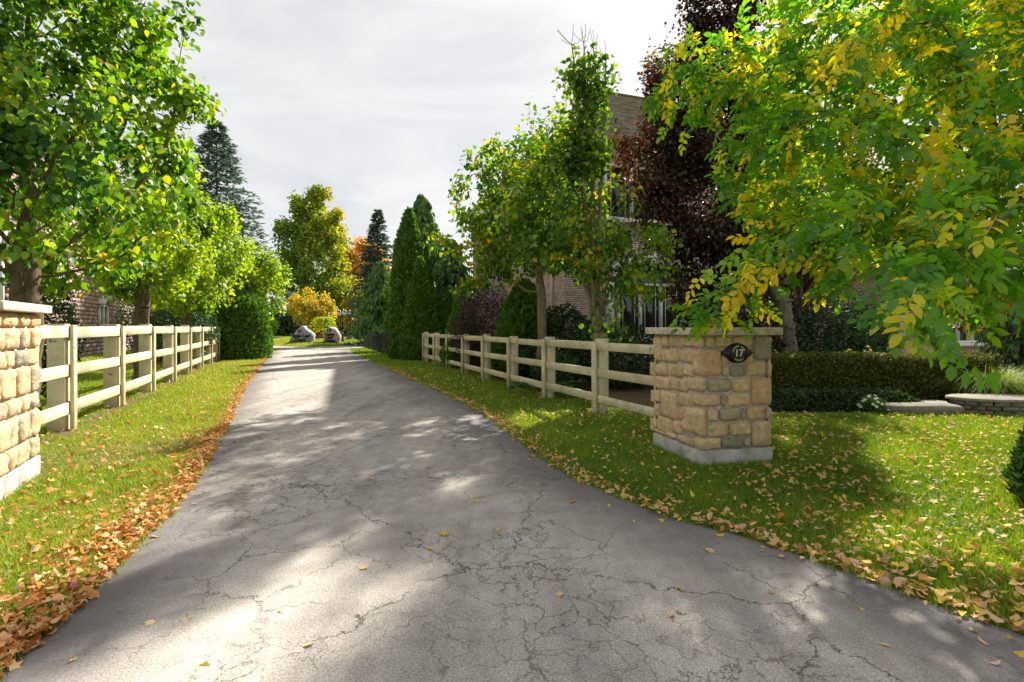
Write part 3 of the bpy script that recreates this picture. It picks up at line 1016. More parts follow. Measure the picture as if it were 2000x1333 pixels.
def pillar(name, label, P0, dl, Ll, dr, Lr, ztop, zb, given=None, seed=1):
    """P0: the corner; dl, Ll: direction and length of one side; dr, Lr: of the other"""
    rng = np.random.default_rng(seed)
    P0, dl, dr = np.array(P0), np.array(dl), np.array(dr)
    dl, dr = dl / np.linalg.norm(dl), dr / np.linalg.norm(dr)
    cen = P0 + dl * Ll / 2 + dr * Lr / 2
    root = empty(name, (cen[0], cen[1], 0), label, 'gate pillar', 'stone gate pillars flanking the drive')
    zc = ztop - .082
    cr = np.sign(dr[0] * dl[1] - dr[1] * dl[0])
    # u along dr, v along dl
    fr = lambda u, v, z: (P0[0] + dr[0] * u + dl[0] * v, P0[1] + dr[1] * u + dl[1] * v, z)
    g = .03
    MB().box(g, Lr - g, g, Ll - g, .02, zc - .002, fr).part('mortar_core', M['mortar'], root)
    pl = MB().box(-.004, Lr + .004, -.004, Ll + .004, -.06, zb - .006, fr).part('plinth', M['concrete'], root); bevel(pl, .012)
    cp = MB().box(-.075, Lr + .075, -.075, Ll + .075, zc, ztop, fr)
    co = cp.part('capstone', M['cap'], root); bevel(co, .012)
    sides = {
        'R': (lambda u, v, z: fr(u, v, z), Lr),                                   # along dr at v = 0
        'L': (lambda u, v, z: fr(v, u, z), Ll),                                   # along dl at u = 0
        'B': (lambda u, v, z: fr(u, Ll - v, z), Lr),
        'E': (lambda u, v, z: fr(Lr - v, u, z), Ll)}
    k = seed * 1000
    jt = .008
    if given:
        for kind, a, b, z0, z1, ti in given:
            k += 1
            if kind == 'C':                                        # corner stone: a along dl, b along dr
                add_stone(root, k, ti, jt * 0, b - jt, 0.0, a - jt, z0 + jt, z1 - jt, fr, both=True)
            else:
                f, w = sides[kind]
                add_stone(root, k, ti, a + jt, b - jt, 0.0, .11, z0 + jt, z1 - jt, f)
    for s in 'RLBE':
        if given and s in 'RL': continue
        f, w = sides[s]
        for (u0, u1, z0, z1) in ashlar(w, zb, zc - .004, rng):
            k += 1
            add_stone(root, k, rng.random(), u0 + jt + (.05 if s in 'BE' and u0 == 0 else 0) * 0, u1 - jt, 0.0, .05 if s in 'BE' else .11, z0 + jt, z1 - jt, f)
    return root, fr


# stones of the right pillar, measured on its two visible faces
RP0, RDL, RDR, RLL, RLR = np.array([1.96, 5.33]), unit([-.22, .975]), unit([.975, .22]), 1.0, .87


def onface(d, x, y):
    px, py = 1230 + x / 4.3, 620 + y / 4.3
    k = (px - 1000) / 1000
    t = (k * RP0[1] - RP0[0]) / (d[0] - k * d[1])
    return t, CAM_H - (py - 640) / 1000 * (RP0[1] + t * d[1])


def face_stones():
    right = [(640, 722, 150, 258), (725, 870, 150, 258), (875, 1042, 150, 260), (1046, 1222, 150, 362), (780, 905, 262, 392), (908, 1042, 262, 392), (780, 843, 396, 506), (847, 972, 396, 506),
             (976, 1152, 366, 502), (1155, 1222, 366, 502), (656, 855, 510, 636), (862, 1024, 508, 632), (1028, 1222, 506, 742), (770, 824, 640, 758), (828, 1024, 636, 755), (655, 753, 762, 882),
             (757, 942, 758, 878), (945, 980, 758, 872), (984, 1143, 746, 866), (1146, 1222, 746, 862), (657, 838, 884, 1012), (842, 1027, 880, 1003), (1030, 1222, 866, 1092), (778, 964, 1010, 1124), (968, 1027, 1003, 1112)]
    left = [(118, 257, 150, 366), (258, 326, 152, 258), (328, 434, 150, 258), (258, 397, 262, 382), (398, 533, 262, 384), (118, 166, 368, 488), (168, 309, 386, 490), (312, 442, 386, 502), (444, 535, 390, 504),
            (118, 202, 488, 598), (204, 332, 492, 608), (334, 482, 504, 624), (118, 173, 598, 706), (176, 248, 604, 712), (249, 398, 614, 856), (400, 537, 630, 764), (118, 247, 710, 830), (400, 436, 764, 862),
            (118, 168, 832, 1042), (170, 222, 834, 934), (223, 354, 836, 972), (356, 436, 862, 984), (168, 292, 936, 1074), (293, 388, 966, 1092), (389, 536, 992, 1128)]
    corner = [(436, 636, 150, 262), (536, 777, 264, 506), (484, 653, 508, 638), (540, 767, 641, 760), (438, 652, 764, 1012), (538, 775, 1014, 1132)]
    rng = np.random.default_rng(21)
    cz = 606
    out = []
    zb, zt = .165, 1.362
    for (a, b, y0, y1) in right:
        t0, z1 = onface(RDR, a, y0); t1, z0 = onface(RDR, b, y1)
        t1b, z1b = onface(RDR, b, y0); _, z0b = onface(RDR, a, y1)
        out.append(('R', max(t0, 0), min(t1, RLR), max(zb, (z0 + z0b) / 2), min(zt, (z1 + z1b) / 2), rng.random()))
    for (a, b, y0, y1) in left:
        t0, za = onface(RDL, b, y0); t1, zb_ = onface(RDL, a, y1)
        _, zc = onface(RDL, a, y0); _, zd = onface(RDL, b, y1)
        out.append(('L', max(t0, 0), min(t1, RLL) if a > 120 else RLL, max(zb, (zb_ + zd) / 2), min(zt, (za + zc) / 2), .35 + .65 * rng.random()))
    for (a, b, y0, y1) in corner:
        ta, _ = onface(RDL, a, (y0 + y1) / 2); tb, _ = onface(RDR, b, (y0 + y1) / 2)
        _, z1 = onface(RDR, cz, y0); _, z0 = onface(RDR, cz, y1)
        out.append(('C', ta, tb, max(zb, z0), min(zt, z1), .5 + .5 * rng.random()))
    return out


pillar('stone_pillar', 'sandstone gate pillar with oval number plaque, standing on the right lawn', RP0, RDL, RLL, RDR, RLR, 1.45, .165, face_stones(), 2)
LP0 = np.array([-4.69, 5.09])
pillar('stone_pillar', 'sandstone gate pillar cut by the left picture edge, where the left fence ends', LP0, (-.884, -.467), .9, (.467, -.884), 1.06, 1.67, .19, None, 4)


def text_mesh(txt, size, ext=.004, bold=0.0, shear=0.0):
    cu = bpy.data.curves.new('lettering', 'FONT')
    cu.body = txt; cu.size = size; cu.extrude = ext; cu.align_x = 'CENTER'; cu.align_y = 'CENTER'; cu.offset = bold; cu.shear = shear
    o = bpy.data.objects.new('lettering', cu); COL.objects.link(o)
    dg = bpy.context.evaluated_depsgraph_get()
    me = bpy.data.meshes.new_from_object(o.evaluated_get(dg))
    V = np.array([v.co[:] for v in me.vertices]); F = [tuple(p.vertices) for p in me.polygons]
    bpy.data.objects.remove(o); bpy.data.meshes.remove(me); bpy.data.curves.remove(cu)
    return V, F


def plaque():
    c2 = RP0 + RDR * .425; cz = CAM_H - (690 - 640) / 1000 * (c2[1])
    nrm = np.array([RDR[1], -RDR[0]])                       # outward, towards the viewer
    org = c2 + nrm * .035
    fr = lambda x, z, d: (org[0] + RDR[0] * x + nrm[0] * d, org[1] + RDR[1] * x + nrm[1] * d, cz + z)
    root = empty('address_plaque', fr(0, 0, 0), 'black oval address plaque with number 17, fixed to the right pillar', 'address plaque')
    k = 48
    def disc(rx, rz, d0, d1, tips=False):
        V, F = [], []
        for d, s in ((d0, 1), (d1, .96)):
            for j in range(k):
                t = 2 * math.pi * j / k
                x, z = rx * math.cos(t), rz * math.sin(t)
                if tips:
                    x += math.copysign(.05, x) * max(0, abs(math.cos(t)) - .86) / .14; z *= 1 - .25 * max(0, abs(math.cos(t)) - .8) / .2
                V.append(fr(x * s, z * s, d))
        F = [(j, (j + 1) % k, k + (j + 1) % k, k + j) for j in range(k)] + [tuple(range(k, 2 * k)), tuple(reversed(range(k)))]
        return V, F
    b = MB(); b.add(*disc(.155, .118, -.03, 0, True)); b.part('back_plate', M['black'], root)
    b = MB(); b.add(*disc(.112, .112, 0.0005, .012)); b.part('face_plate', M['black'], root)
    rm = MB()
    rm.tube([fr(.108 * math.cos(t), .108 * math.sin(t), .012) for t in np.linspace(0, 2 * math.pi, 41)], .0032, 5, False)
    rm.part('rim', M['black'], root)
    lt = MB()
    def put(V, F, x, z, a):
        ca, sa = math.cos(a), math.sin(a)
        lt.add([fr(x + p[0] * ca - p[1] * sa, z + p[0] * sa + p[1] * ca, .0125 + p[2]) for p in V], F)
    put(*text_mesh('17', .118, .003, .0022), 0, 0, 0)
    s = 'ASPEN LEAF'
    for i, ch in enumerate(s):
        if ch == ' ': continue
        a = math.radians(90 - (i - (len(s) - 1) / 2) * 15)
        put(*text_mesh(ch, .030, .002, .0005), .083 * math.cos(a), .083 * math.sin(a), a - math.pi / 2)
    s = 'COURT'
    for i, ch in enumerate(s):
        a = math.radians(270 + (i - (len(s) - 1) / 2) * 18)
        put(*text_mesh(ch, .030, .002, .0005), .083 * math.cos(a), .083 * math.sin(a), a + math.pi / 2)
    lt.part('lettering', M['letters'], root)
    sc = MB()
    for x in (-.15, .15):
        c = fr(x, 0, 0)
        sc.tube([fr(x, 0, -.001), fr(x, 0, .006)], [.008, .006], 8)
    sc.part('screws', M['metal'], root)
    root.scale = (.9, .9, .9)


plaque()

# ------------------------------------------------------------------ board fences
def board_fence(label, P, d, n, sp, ztop, rails, post_w, rail_h, bat_w, side, start_ext, seed):
    """side: +1 the drive lies to the right of d, -1 to the left. rails sit in front of the posts, a batten covers each joint"""
    rng = np.random.default_rng(seed)
    P, d = np.array(P, float), unit(d)
    nr = np.array([d[1], -d[0]]) * side                  # towards the drive
    root = empty('board_fence', (P[0], P[1], 0), label, 'fence', 'cream board fences along the drive')
    def fr0(tilt=0, o=0):
        return lambda u, v, z: (P[0] + d[0] * (u + tilt * (z - .6)) + nr[0] * v, P[1] + d[1] * (u + tilt * (z - .6)) + nr[1] * v, z)
    at = lambda o, t: o.data.attributes.new('tint', 'FLOAT', 'POINT').data.foreach_set('value', np.full(len(o.data.vertices), t, dtype=np.float32))
    def mk(name, x0, x1, y0, y1, z0, z1, fr):
        o = MB().box(x0, x1, y0, y1, z0, z1, fr).part(name, M['fence'], root)
        bevel(o, .006, 1); at(o, rng.random())
    for i in range(n):
        u = i * sp; tl = rng.normal() * .008
        mk('post', u - post_w / 2, u + post_w / 2, -.04 - post_w, -.04, -.05, ztop + rng.normal() * .008, fr0(tl))
        mk('batten', u - bat_w / 2, u + bat_w / 2, .003, .048, .0 + rng.uniform(-.05, .02), ztop - .035 + rng.normal() * .008, fr0(tl))
    for zc in rails:
        for i in range(-1 if start_ext else 0, n - 1):
            u0 = -start_ext if i < 0 else i * sp
            u1 = 0 if i < 0 else (i + 1) * sp
            h = rail_h / 2 + rng.normal() * .002; s0, s1 = rng.normal(size=2) * .007
            g = fr0()
            sag = lambda u, v, z, a=u0, b=u1, p=s0, q=s1: g(u, v, z + p + (q - p) * (u - a) / (b - a))
            mk('rail', u0 + .002, u1 - .002, -.037, 0, zc - h, zc + h, sag)
    return root


board_fence('weathered cream three-rail board fence along the left lawn', (-6.24, 7.25), (-.398, .918), 8, 2.343, 1.51, (1.385, .845, .32), .20, .165, .13, 1, 2.62, 5)
board_fence('mossy cream three-rail board fence along the right lawn', (1.40, 8.58), (-.367, .93), 8, 2.0, 1.247, (1.135, .70, .265), .165, .135, .115, -1, 2.25, 6)

# ------------------------------------------------------------------ right house
HC, HA, HB = np.array([1.8, 17.2]), unit([.95, .312]), unit([-.312, .95])
hf = lambda u, v, z: (HC[0] + HA[0] * u + HB[0] * v, HC[1] + HA[1] * u + HB[1] * v, z)


def wall_bricks(root, rects, bw, bh, mort, depth, mats, fr_side, tops, holes, near_pt, name='brick', nmax=300, seed=1, proud=.006):
    """brick courses on a wall plane; nmax nearest near_pt as parts of their own, the rest joined"""
    rng = np.random.default_rng(seed)
    u0, u1, z0, z1 = rects
    cells = []
    nrow = int((z1 - z0) / bh)
    for r in range(nrow):
        z = z0 + r * bh
        u = u0 - (bw / 2 if r % 2 else 0)
        while u < u1:
            a, b = max(u, u0) + mort / 2, min(u + bw, u1) - mort / 2
            u += bw
            if b - a < .02: continue
            m = (a + b) / 2
            if any(h(m, z + bh / 2, (b - a) / 2) for h in holes): continue
            cells.append((a, b, z + mort / 2, z + bh - mort / 2))
    C = np.array(cells)
    d = np.hypot((C[:, 0] + C[:, 1]) / 2 - near_pt[0], (C[:, 2] + C[:, 3]) / 2 - near_pt[1])
    o = np.argsort(d)
    tint = rng.random(len(C))
    pr = rng.uniform(.4, 1.3, len(C)) * proud
    def box(c, p):
        a, b, z0, z1 = c
        P = [(a, -p, z0), (b, -p, z0), (b, -p, z1), (a, -p, z1), (a, depth, z0), (b, depth, z0), (b, depth, z1), (a, depth, z1)]
        return [fr_side(*q) for q in P]
    FF = [(0, 1, 2, 3), (0, 4, 5, 1), (3, 2, 6, 7), (0, 3, 7, 4), (1, 5, 6, 2)]
    for i in o[:nmax]:
        part(name, box(C[i], pr[i]), FF, mats, root, attrs={'tint': np.full(8, tint[i])})
    V = np.array([box(C[i], pr[i]) for i in o[nmax:]]).reshape(-1, 3)
    n = len(o) - nmax
    F = (np.array(FF)[None] + (np.arange(n) * 8)[:, None, None]).reshape(-1, 4)
    part(name + '_courses', V, F, mats, root, attrs={'tint': np.repeat(tint[o[nmax:]], 8)}, kind='stuff')


def shingles(root, name, a0, a1, b0, b1, mat, seed, exp=.16, w=.32):
    """a0->a1 the eave, b0->b1 the ridge; overlapping shingle tabs as real pieces"""
    rng = np.random.default_rng(seed)
    a0, a1, b0, b1 = map(lambda p: np.array(p, float), (a0, a1, b0, b1))
    nrm = unit(np.cross(a1 - a0, (b0 + b1) / 2 - (a0 + a1) / 2))
    if nrm[2] < 0: nrm = -nrm
    n = int(np.linalg.norm((b0 + b1) / 2 - (a0 + a1) / 2) / exp)
    V, F, T = [], [], []
    part(name + '_deck', [a0 - nrm * .03, a1 - nrm * .03, b1 - nrm * .03, b0 - nrm * .03], [(0, 1, 2, 3)], mat, root, attrs={'tint': np.full(4, .2)})
    for i in range(n):
        k0, k1 = i / n, min(1, (i + 1.25) / n)
        l0, l1 = a0 + (b0 - a0) * k0, a1 + (b1 - a1) * k0
        m0, m1 = a0 + (b0 - a0) * k1, a1 + (b1 - a1) * k1
        c = max(1, int(np.linalg.norm(l1 - l0) / w))
        cuts = np.clip(np.linspace(0, 1, c + 1) + np.concatenate([[0], rng.normal(size=max(0, c - 1)) * .12 / c, [0]]), 0, 1)
        for j in range(c):
            q0, q1 = cuts[j] + .004 / c, cuts[j + 1] - .004 / c
            s = len(V); lift = nrm * rng.uniform(.018, .03)
            p = [l0 + (l1 - l0) * q0, l0 + (l1 - l0) * q1, m0 + (m1 - m0) * q1, m0 + (m1 - m0) * q0]
            V += [p[0] + lift, p[1] + lift, p[2] + nrm * .004, p[3] + nrm * .004, p[0] - nrm * .01, p[1] - nrm * .01]
            F += [(s, s + 1, s + 2, s + 3), (s + 4, s + 5, s + 1, s)]
            T += [rng.random()] * 6
    return part(name, V, F, mat, root, attrs={'tint': T}, kind='stuff')


def window(root, fr, u0, u1, z0, z1, cols, rows, arch=0.0, name='window', hood=True, blind=False):
    """window part of a house with frame, panes, glazing bars, sill"""
    w = MB()
    fw = .085
    w.box(u0, u0 + fw, -.05, .10, z0, z1, fr); w.box(u1 - fw, u1, -.05, .10, z0, z1, fr)
    w.box(u0 + fw, u1 - fw, -.05, .10, z0, z0 + fw, fr); w.box(u0 + fw, u1 - fw, -.05, .10, z1 - fw, z1, fr)
    wo_ = w.part(name, M['white'], root)
    cw = (u1 - u0 - 2 * fw) / cols
    for i in range(1, cols):
        c = u0 + fw + cw * i
        MB().box(c - .055, c + .055, -.035, .09, z0 + fw, z1 - fw, fr).part('mullion', M['white'], wo_)
    for i in range(cols):
        a, b = u0 + fw + cw * i + (.055 if i else 0), u0 + fw + cw * (i + 1) - (.055 if i < cols - 1 else 0)
        MB().box(a, b, .045, .055, z0 + fw, z1 - fw, fr).part('pane', M['glass'], wo_)
        g = MB()
        for q in (.2, .8): g.box(a + (b - a) * q - .012, a + (b - a) * q + .012, .02, .042, z0 + fw, z1 - fw, fr)
        for q in rows: g.box(a, b, .024, .0405, z0 + (z1 - z0) * q - .012, z0 + (z1 - z0) * q + .012, fr)
        g.part('glazing_bars', M['white'], wo_)
        if blind:
            bl = MB()
            for q in np.arange(z0 + (z1 - z0) * .45, z1 - fw, .06): bl.box(a + .01, b - .01, .07, .10, q, q + .035, fr)
            bl.part('blind', M['white'], wo_)
    MB().box(u0 - .12, u1 + .12, -.14, .0, z0 - .12, z0 - .002, fr).part('sill', M['white'], wo_)
    return wo_


def house_right():
    root = empty('brick_house', (*HC, 0), 'two-storey pink brick house behind the trees on the right', 'house')
    L, Dp, E = 15.0, 13.0, 7.72
    w = MB()
    w.box(0, L, .10, .16, 0, E, hf); w.box(.10, .16, .16, Dp, 0, E, hf); w.box(L - .1, L, .16, Dp, 0, E, hf); w.box(.16, L - .1, Dp - .1, Dp, 0, E, hf)
    # mortar skins in front of the structural wall, window openings left free
    w.part('wall', M['light_mortar'], root)
    wins = [(1.45, 4.6, 5.2, 7.1), (1.35, 4.65, 1.05, 3.95), (6.6, 9.2, 5.2, 7.1), (6.4, 9.6, 1.05, 3.95)]
    inwin = lambda m, z, h: any(a - h < m < b + h and c < z < d for a, b, c, d in wins)
    inside = lambda a, b: (lambda m, z, h: a < m < b)
    wall_bricks(root, (0, L, .35, E - .05), .215, .075, .011, .10, M['brick'], hf, None, [inwin], (.75, 3.2), seed=31, nmax=170)
    side = lambda u, v, z: hf(v, u, z)
    wall_bricks(root, (.0, Dp, .35, E - .05), .215, .075, .011, .10, M['brick'], side, None, [lambda m, z, h: False], (3.2, 2.6), seed=32, nmax=130)
    MB().box(-.03, L, -.03, .09, 0, .35, hf).part('foundation', M['concrete'], root)
    MB().box(-.03, .09, .09, Dp, 0, .35, hf).part('foundation', M['concrete'], root)
    # windows
    window(root, hf, 1.45, 4.6, 5.2, 7.1, 3, (.72,), blind=True)
    window(root, hf, 6.6, 9.2, 5.2, 7.1, 3, (.72,), blind=True)
    for (a, b) in ((1.95, 4.65), (6.6, 9.4)):
        wn_ = window(root, hf, a, b, 1.05, 3.0, 3, (.8,))
        c, hw = (a - .45 + b) / 2 if a < 3 else (a + b) / 2, (b - a) / 2 + (.3 if a < 3 else .15)
        c = (a + b) / 2; hw = (b - a) / 2 + .16
        th = np.linspace(0, math.pi, 21)
        g = MB(); o = len(g.v)
        arc = [(c + (hw - .10) * math.cos(t), 3.06 + .66 * math.sin(t)) for t in th]
        g.add([hf(x, .04, z) for x, z in arc] + [hf(x, .08, z) for x, z in arc], [tuple(range(21)), tuple(reversed(range(21, 42)))] + [(i, i + 21, i + 22, i + 1) for i in range(20)])
        g.part('pane', M['glass'], wn_)
        s = MB()
        for i in range(20):
            P = []
            for (t, v) in ((th[i], -.10), (th[i + 1], -.10), (th[i + 1], .09), (th[i], .09)):
                P.append(hf(c + hw * math.cos(t), v, 3.04 + .70 * math.sin(t)))
            for (t, v) in ((th[i], -.10), (th[i + 1], -.10), (th[i + 1], .09), (th[i], .09)):
                P.append(hf(c + (hw + .26) * math.cos(t), v, 3.04 + .98 * math.sin(t)))
            s.hexa(P)
        s.part('arch', M['white'], wn_)
        k = MB().box(c - .13, c + .13, -.15, -.101, 3.62, 4.16, hf); k.part('keystone', M['white'], wn_)
        for q in (c - hw - .26, c + hw):
            MB().box(q, q + .26, -.10, .09, 1.05, 3.04, hf).part('jamb', M['white'], wn_)
    # eaves, frieze, gutter, downpipe, quoin strip
    MB().box(-.02, L, -.07, .09, E - .42, E - .04, hf).part('frieze', M['white'], root)
    MB().box(-.07, .09, .095, Dp, E - .42, E - .04, hf).part('frieze', M['white'], root)
    for u in (1.2, 3.0, 4.9, 6.4):
        MB().box(u, u + .16, -.14, -.072, E - .50, E - .05, hf).part('bracket', M['white'], root)
    ov = .46
    rf = MB().box(-ov, L + ov, -ov, Dp + ov, E - .035, E + .0, hf).part('soffit', M['white'], root)
    MB().box(-ov - .09, L + ov, -ov - .10, -ov - .002, E - .06, E + .08, hf).part('gutter', M['dark_wood'], root)
    MB().box(-ov - .10, -ov - .002, -ov, Dp + ov, E - .06, E + .08, hf).part('gutter', M['dark_wood'], root)
    MB().tube([hf(-.09, 1.0, .1), hf(-.09, 1.0, E - .1)], .05, 8).part('downpipe', M['white'], root)
    zr = 12.85; c0, c1, c2, c3 = hf(-ov, -ov, E + .03), hf(L + ov, -ov, E + .03), hf(L + ov, Dp + ov, E + .03), hf(-ov, Dp + ov, E + .03)
    r0, r1 = hf(5.0, Dp / 2, zr), hf(L - 5.0, Dp / 2, zr)
    roof = MB().tube([np.array(r0) + [0, 0, .03], np.array(r1) + [0, 0, .03]], .09, 6).part('roof', M['shingle'], root)
    shingles(roof, 'shingles', c0, c1, r0, r1, M['shingle'], 41)
    shingles(roof, 'shingles', c3, c0, r0, np.array(r0) + 1e-3, M['shingle'], 42)
    shingles(roof, 'shingles', c2, c3, r1, r0, M['shingle'], 43, .3, .6)
    shingles(roof, 'shingles', c1, c2, r1, np.array(r1) + 1e-3, M['shingle'], 44, .3, .6)
    # lower wing set forward to the right
    wg = lambda u, v, z: hf(u + 10.5, v - 3.6, z)
    MB().box(.1, 9, .1, 4, 0, 3.6, wg).part('wing', M['light_mortar'], root)
    wall_bricks(root, (0, 9, .2, 3.6), .215, .075, .011, .10, M['brick'], wg, None, [lambda m, z, h: 2 - h < m < 4.4 + h and .9 < z < 2.9], (1, 1), seed=33, nmax=0)
    wall_bricks(root, (0, 4, .2, 3.6), .215, .075, .011, .10, M['brick'], lambda u, v, z: wg(v - .0, u, z), None, [lambda m, z, h: False], (1, 1), seed=34, nmax=0)
    window(root, wg, 2, 4.4, .9, 2.9, 3, (.7,))
    MB().box(-.3, .0, -.3, .0, 0, 3.4, wg).part('porch_column', M['white'], root)
    MB().box(-.4, 9.2, -.4, .095, 3.4, 3.75, wg).part('porch_beam', M['white'], root)
    wr = MB().box(-.5, 9.3, -.5, 4.2, 3.76, 3.8, wg).part('wing_roof', M['shingle'], root)
    shingles(wr, 'shingles', wg(-.5, -.5, 3.82), wg(9.3, -.5, 3.82), wg(-.5, 4, 6.4), wg(9.3, 4, 6.4), M['shingle'], 45)


house_right()

# ------------------------------------------------------------------ left house
WC, WA = np.array([-15.7, 13.3]), unit([-.42, .907])
WN = np.array([WA[1], -WA[0]])                        # outward, towards the drive
wf = lambda u, v, z: (WC[0] + WA[0] * u - WN[0] * v, WC[1] + WA[1] * u - WN[1] * v, z)


def house_left():
    root = empty('block_house', (*WC, 0), 'mauve block house standing behind the left fence and trees', 'house')
    L, Hh = 26.0, 9.6
    MB().box(-1, L, .16, 8, 0, Hh, wf).part('wall', M['light_mortar'], root)
    wins = [(15.9, 17.7, 1.5, 2.7), (9.6, 11.2, 2.6, 4.6), (3.5, 5.2, 1.6, 4.0), (9.4, 11.4, 6.2, 8.3), (3.4, 5.4, 6.2, 8.3)]
    hole = lambda m, z, h: any(a - h * .6 < m < b + h * .6 and c < z < d for a, b, c, d in wins)
    wall_bricks(root, (-1, L, .0, Hh - .2), .42, .205, .022, .16, M['block'], wf, None, [hole], (14, 1.6), name='block', seed=51, nmax=300, proud=.012)
    for (a, b, c, d) in wins:
        wn_ = window(root, wf, a + .1, b - .1, c + .05, d, 2, (.5,))
        cc, hw = (a + b) / 2, (b - a) / 2 - .05
        th = np.linspace(0, math.pi, 15)
        s = MB()
        for i in range(14):
            P = []
            for e, sc in ((0, 1), (.24, 1)):
                for (t, v) in ((th[i], -.32), (th[i + 1], -.32), (th[i + 1], .15), (th[i], .15)):
                    P.append(wf(cc + (hw + e) * math.cos(t), v, d + .02 + (.28 + e) * math.sin(t)))
            s.hexa(P)
        s.part('arch_hood', M['white'], wn_)
        MB().box(cc - .14, cc + .14, -.4, -.321, d + .26, d + .68, wf).part('keystone', M['white'], wn_)
    MB().box(-1.3, L + .3, -.3, .155, Hh - .18, Hh + .05, wf).part('frieze', M['white'], root)
    rf = MB().box(-1.6, L + .5, -.6, 8, Hh + .052, Hh + .12, wf).part('roof', M['shingle'], root)
    shingles(rf, 'shingles', wf(-1.6, -.6, Hh + .14), wf(L + .5, -.6, Hh + .14), wf(-1.6, 5, Hh + 5), wf(L + .5, 5, Hh + 5), M['shingle'], 52, .22, .4)


house_left()

# ------------------------------------------------------------------ island: boulders, lamps
def boulder(label, c, outline, depth, mat, lines, seed):
    z0 = float(isl_z(np.array(c[0]), np.array(c[1]))) - .04
    fr = lambda x, y, z: (c[0] + x, c[1] + y, z0 + z)
    root = empty('boulder', (c[0], c[1], z0), label, 'boulder', 'engraved address boulders on the island')
    o = np.array(outline, float)
    # resample the outline
    seg = np.roll(o, -1, 0) - o; ln = np.linalg.norm(seg, axis=1); cum = np.concatenate([[0], np.cumsum(ln)])
    s = np.linspace(0, cum[-1], 41)[:-1]
    q = np.array([o[i] + seg[i] * ((t - cum[i]) / ln[i]) for t in s for i in [min(len(o) - 1, np.searchsorted(cum, t, 'right') - 1)]])
    cen = np.array([q[:, 0].mean(), q[:, 1].max() * .42])
    V, F = [], []
    lay = [(-.5, .0), (-.5, .45), (-.49, .82), (-.40, .95), (-.12, 1.0), (.2, .98), (.42, .84), (.5, .5), (.5, 0)]
    for (d, k) in lay:
        for p in q:
            x, z = cen + (p - cen) * max(k, .02)
            V.append((x, d * depth, max(z, 0) if k > .9 else z))
    V = np.array(V)
    V += ((1 - 2 * np.abs(hnoise(V, 2.6, seed))) * .06)[:, None] * np.array([1, .5, .6]) + (hnoise(V, 6, seed + 1) * .022)[:, None] * np.array([1, .4, 1])
    n = len(q)
    F = [(i * n + j, i * n + (j + 1) % n, (i + 1) * n + (j + 1) % n, (i + 1) * n + j) for i in range(len(lay) - 1) for j in range(n)]
    part('rock', [fr(*p) for p in V], F, mat, root)
    t = MB()
    for (txt, x, z, size, sh) in lines:
        A, B = text_mesh(txt, size, .03, size * .012, sh)
        t.add([fr(x + p[0], -depth * .5 - .045 + (p[2]), z + p[1]) for p in A], [tuple(f) for f in B])
    # letters lie in the xz plane facing the drive
    t.v = [(x, y, z) for x, y, z in t.v]
    t.part('lettering', M['engrave'], root)


boulder('blue-grey pointed boulder lettered 21, left of the tan boulder', (-17.2, 42), [(-1.02, 0), (-.98, .18), (-.62, .62), (-.30, 1.10), (.02, 1.38), (.22, 1.36), (.42, 1.08), (.86, .86), (.98, .55), (.92, 0)],
        .9, M['boulder'], [('21', -.02, .92, .34, 0), ('Aspen Leaf', -.02, .56, .36, .25), ('Court', .0, .24, .34, .25)], 3)
boulder('tan rounded boulder lettered 19, right of the blue-grey boulder', (-14.75, 42), [(-.66, 0), (-.64, .7), (-.48, 1.12), (-.16, 1.38), (.28, 1.24), (.58, .80), (.68, .45), (.62, 0)],
        .9, M['boulder2'], [('19', -.10, 1.06, .40, 0), ('Aspen', -.06, .74, .33, .25), ('Leaf', -.08, .48, .33, .25), ('Court', -.06, .22, .33, .25)], 5)


def lamp(label, x, y, h):
    z = float(isl_z(np.array(x), np.array(y))) if isl_r(x, y) < 1 else 0
    root = empty('lamp_post', (x, y, z), label, 'lamp post', 'black lamp posts round the island')
    MB().lathe((x, y, z - .05), [(.16, 0), (.16, .18), (.11, .25), (.11, .65), (.06, .75), (.05, .9)], 10).part('base', M['black'], root, True)
    MB().lathe((x, y, z + .8), [(.045, 0), (.038, h - 1.3), (.07, h - 1.28), (.05, h - 1.22)], 8).part('pole', M['black'], root, True)
    arm = MB(); 
    for s in (-1, 1):
        arm.tube([(x, y, z + h - .55), (x + s * .12, y, z + h - .60), (x + s * .24, y, z + h - .5)], .016, 6)
        MB().lathe((x + s * .24, y, z + h - .5), [(.06, 0), (.10, .06), (.12, .30), (.115, .31)], 8).part('lamp_glass', M['white'], root, True)
        MB().lathe((x + s * .24, y, z + h - .188), [(.15, 0), (.10, .08), (.03, .14), (.012, .22)], 8).part('lamp_cap', M['black'], root, True)
    arm.part('arm', M['black'], root, True)


lamp('black two-lantern lamp post nearest the tan boulder', -14.4, 43.5, 2.75)
lamp('black two-lantern lamp post just behind the nearest one', -15.9, 47.5, 2.85)
lamp('black lamp post farthest back beyond the loop road', -18.5, 57.5, 3.2)

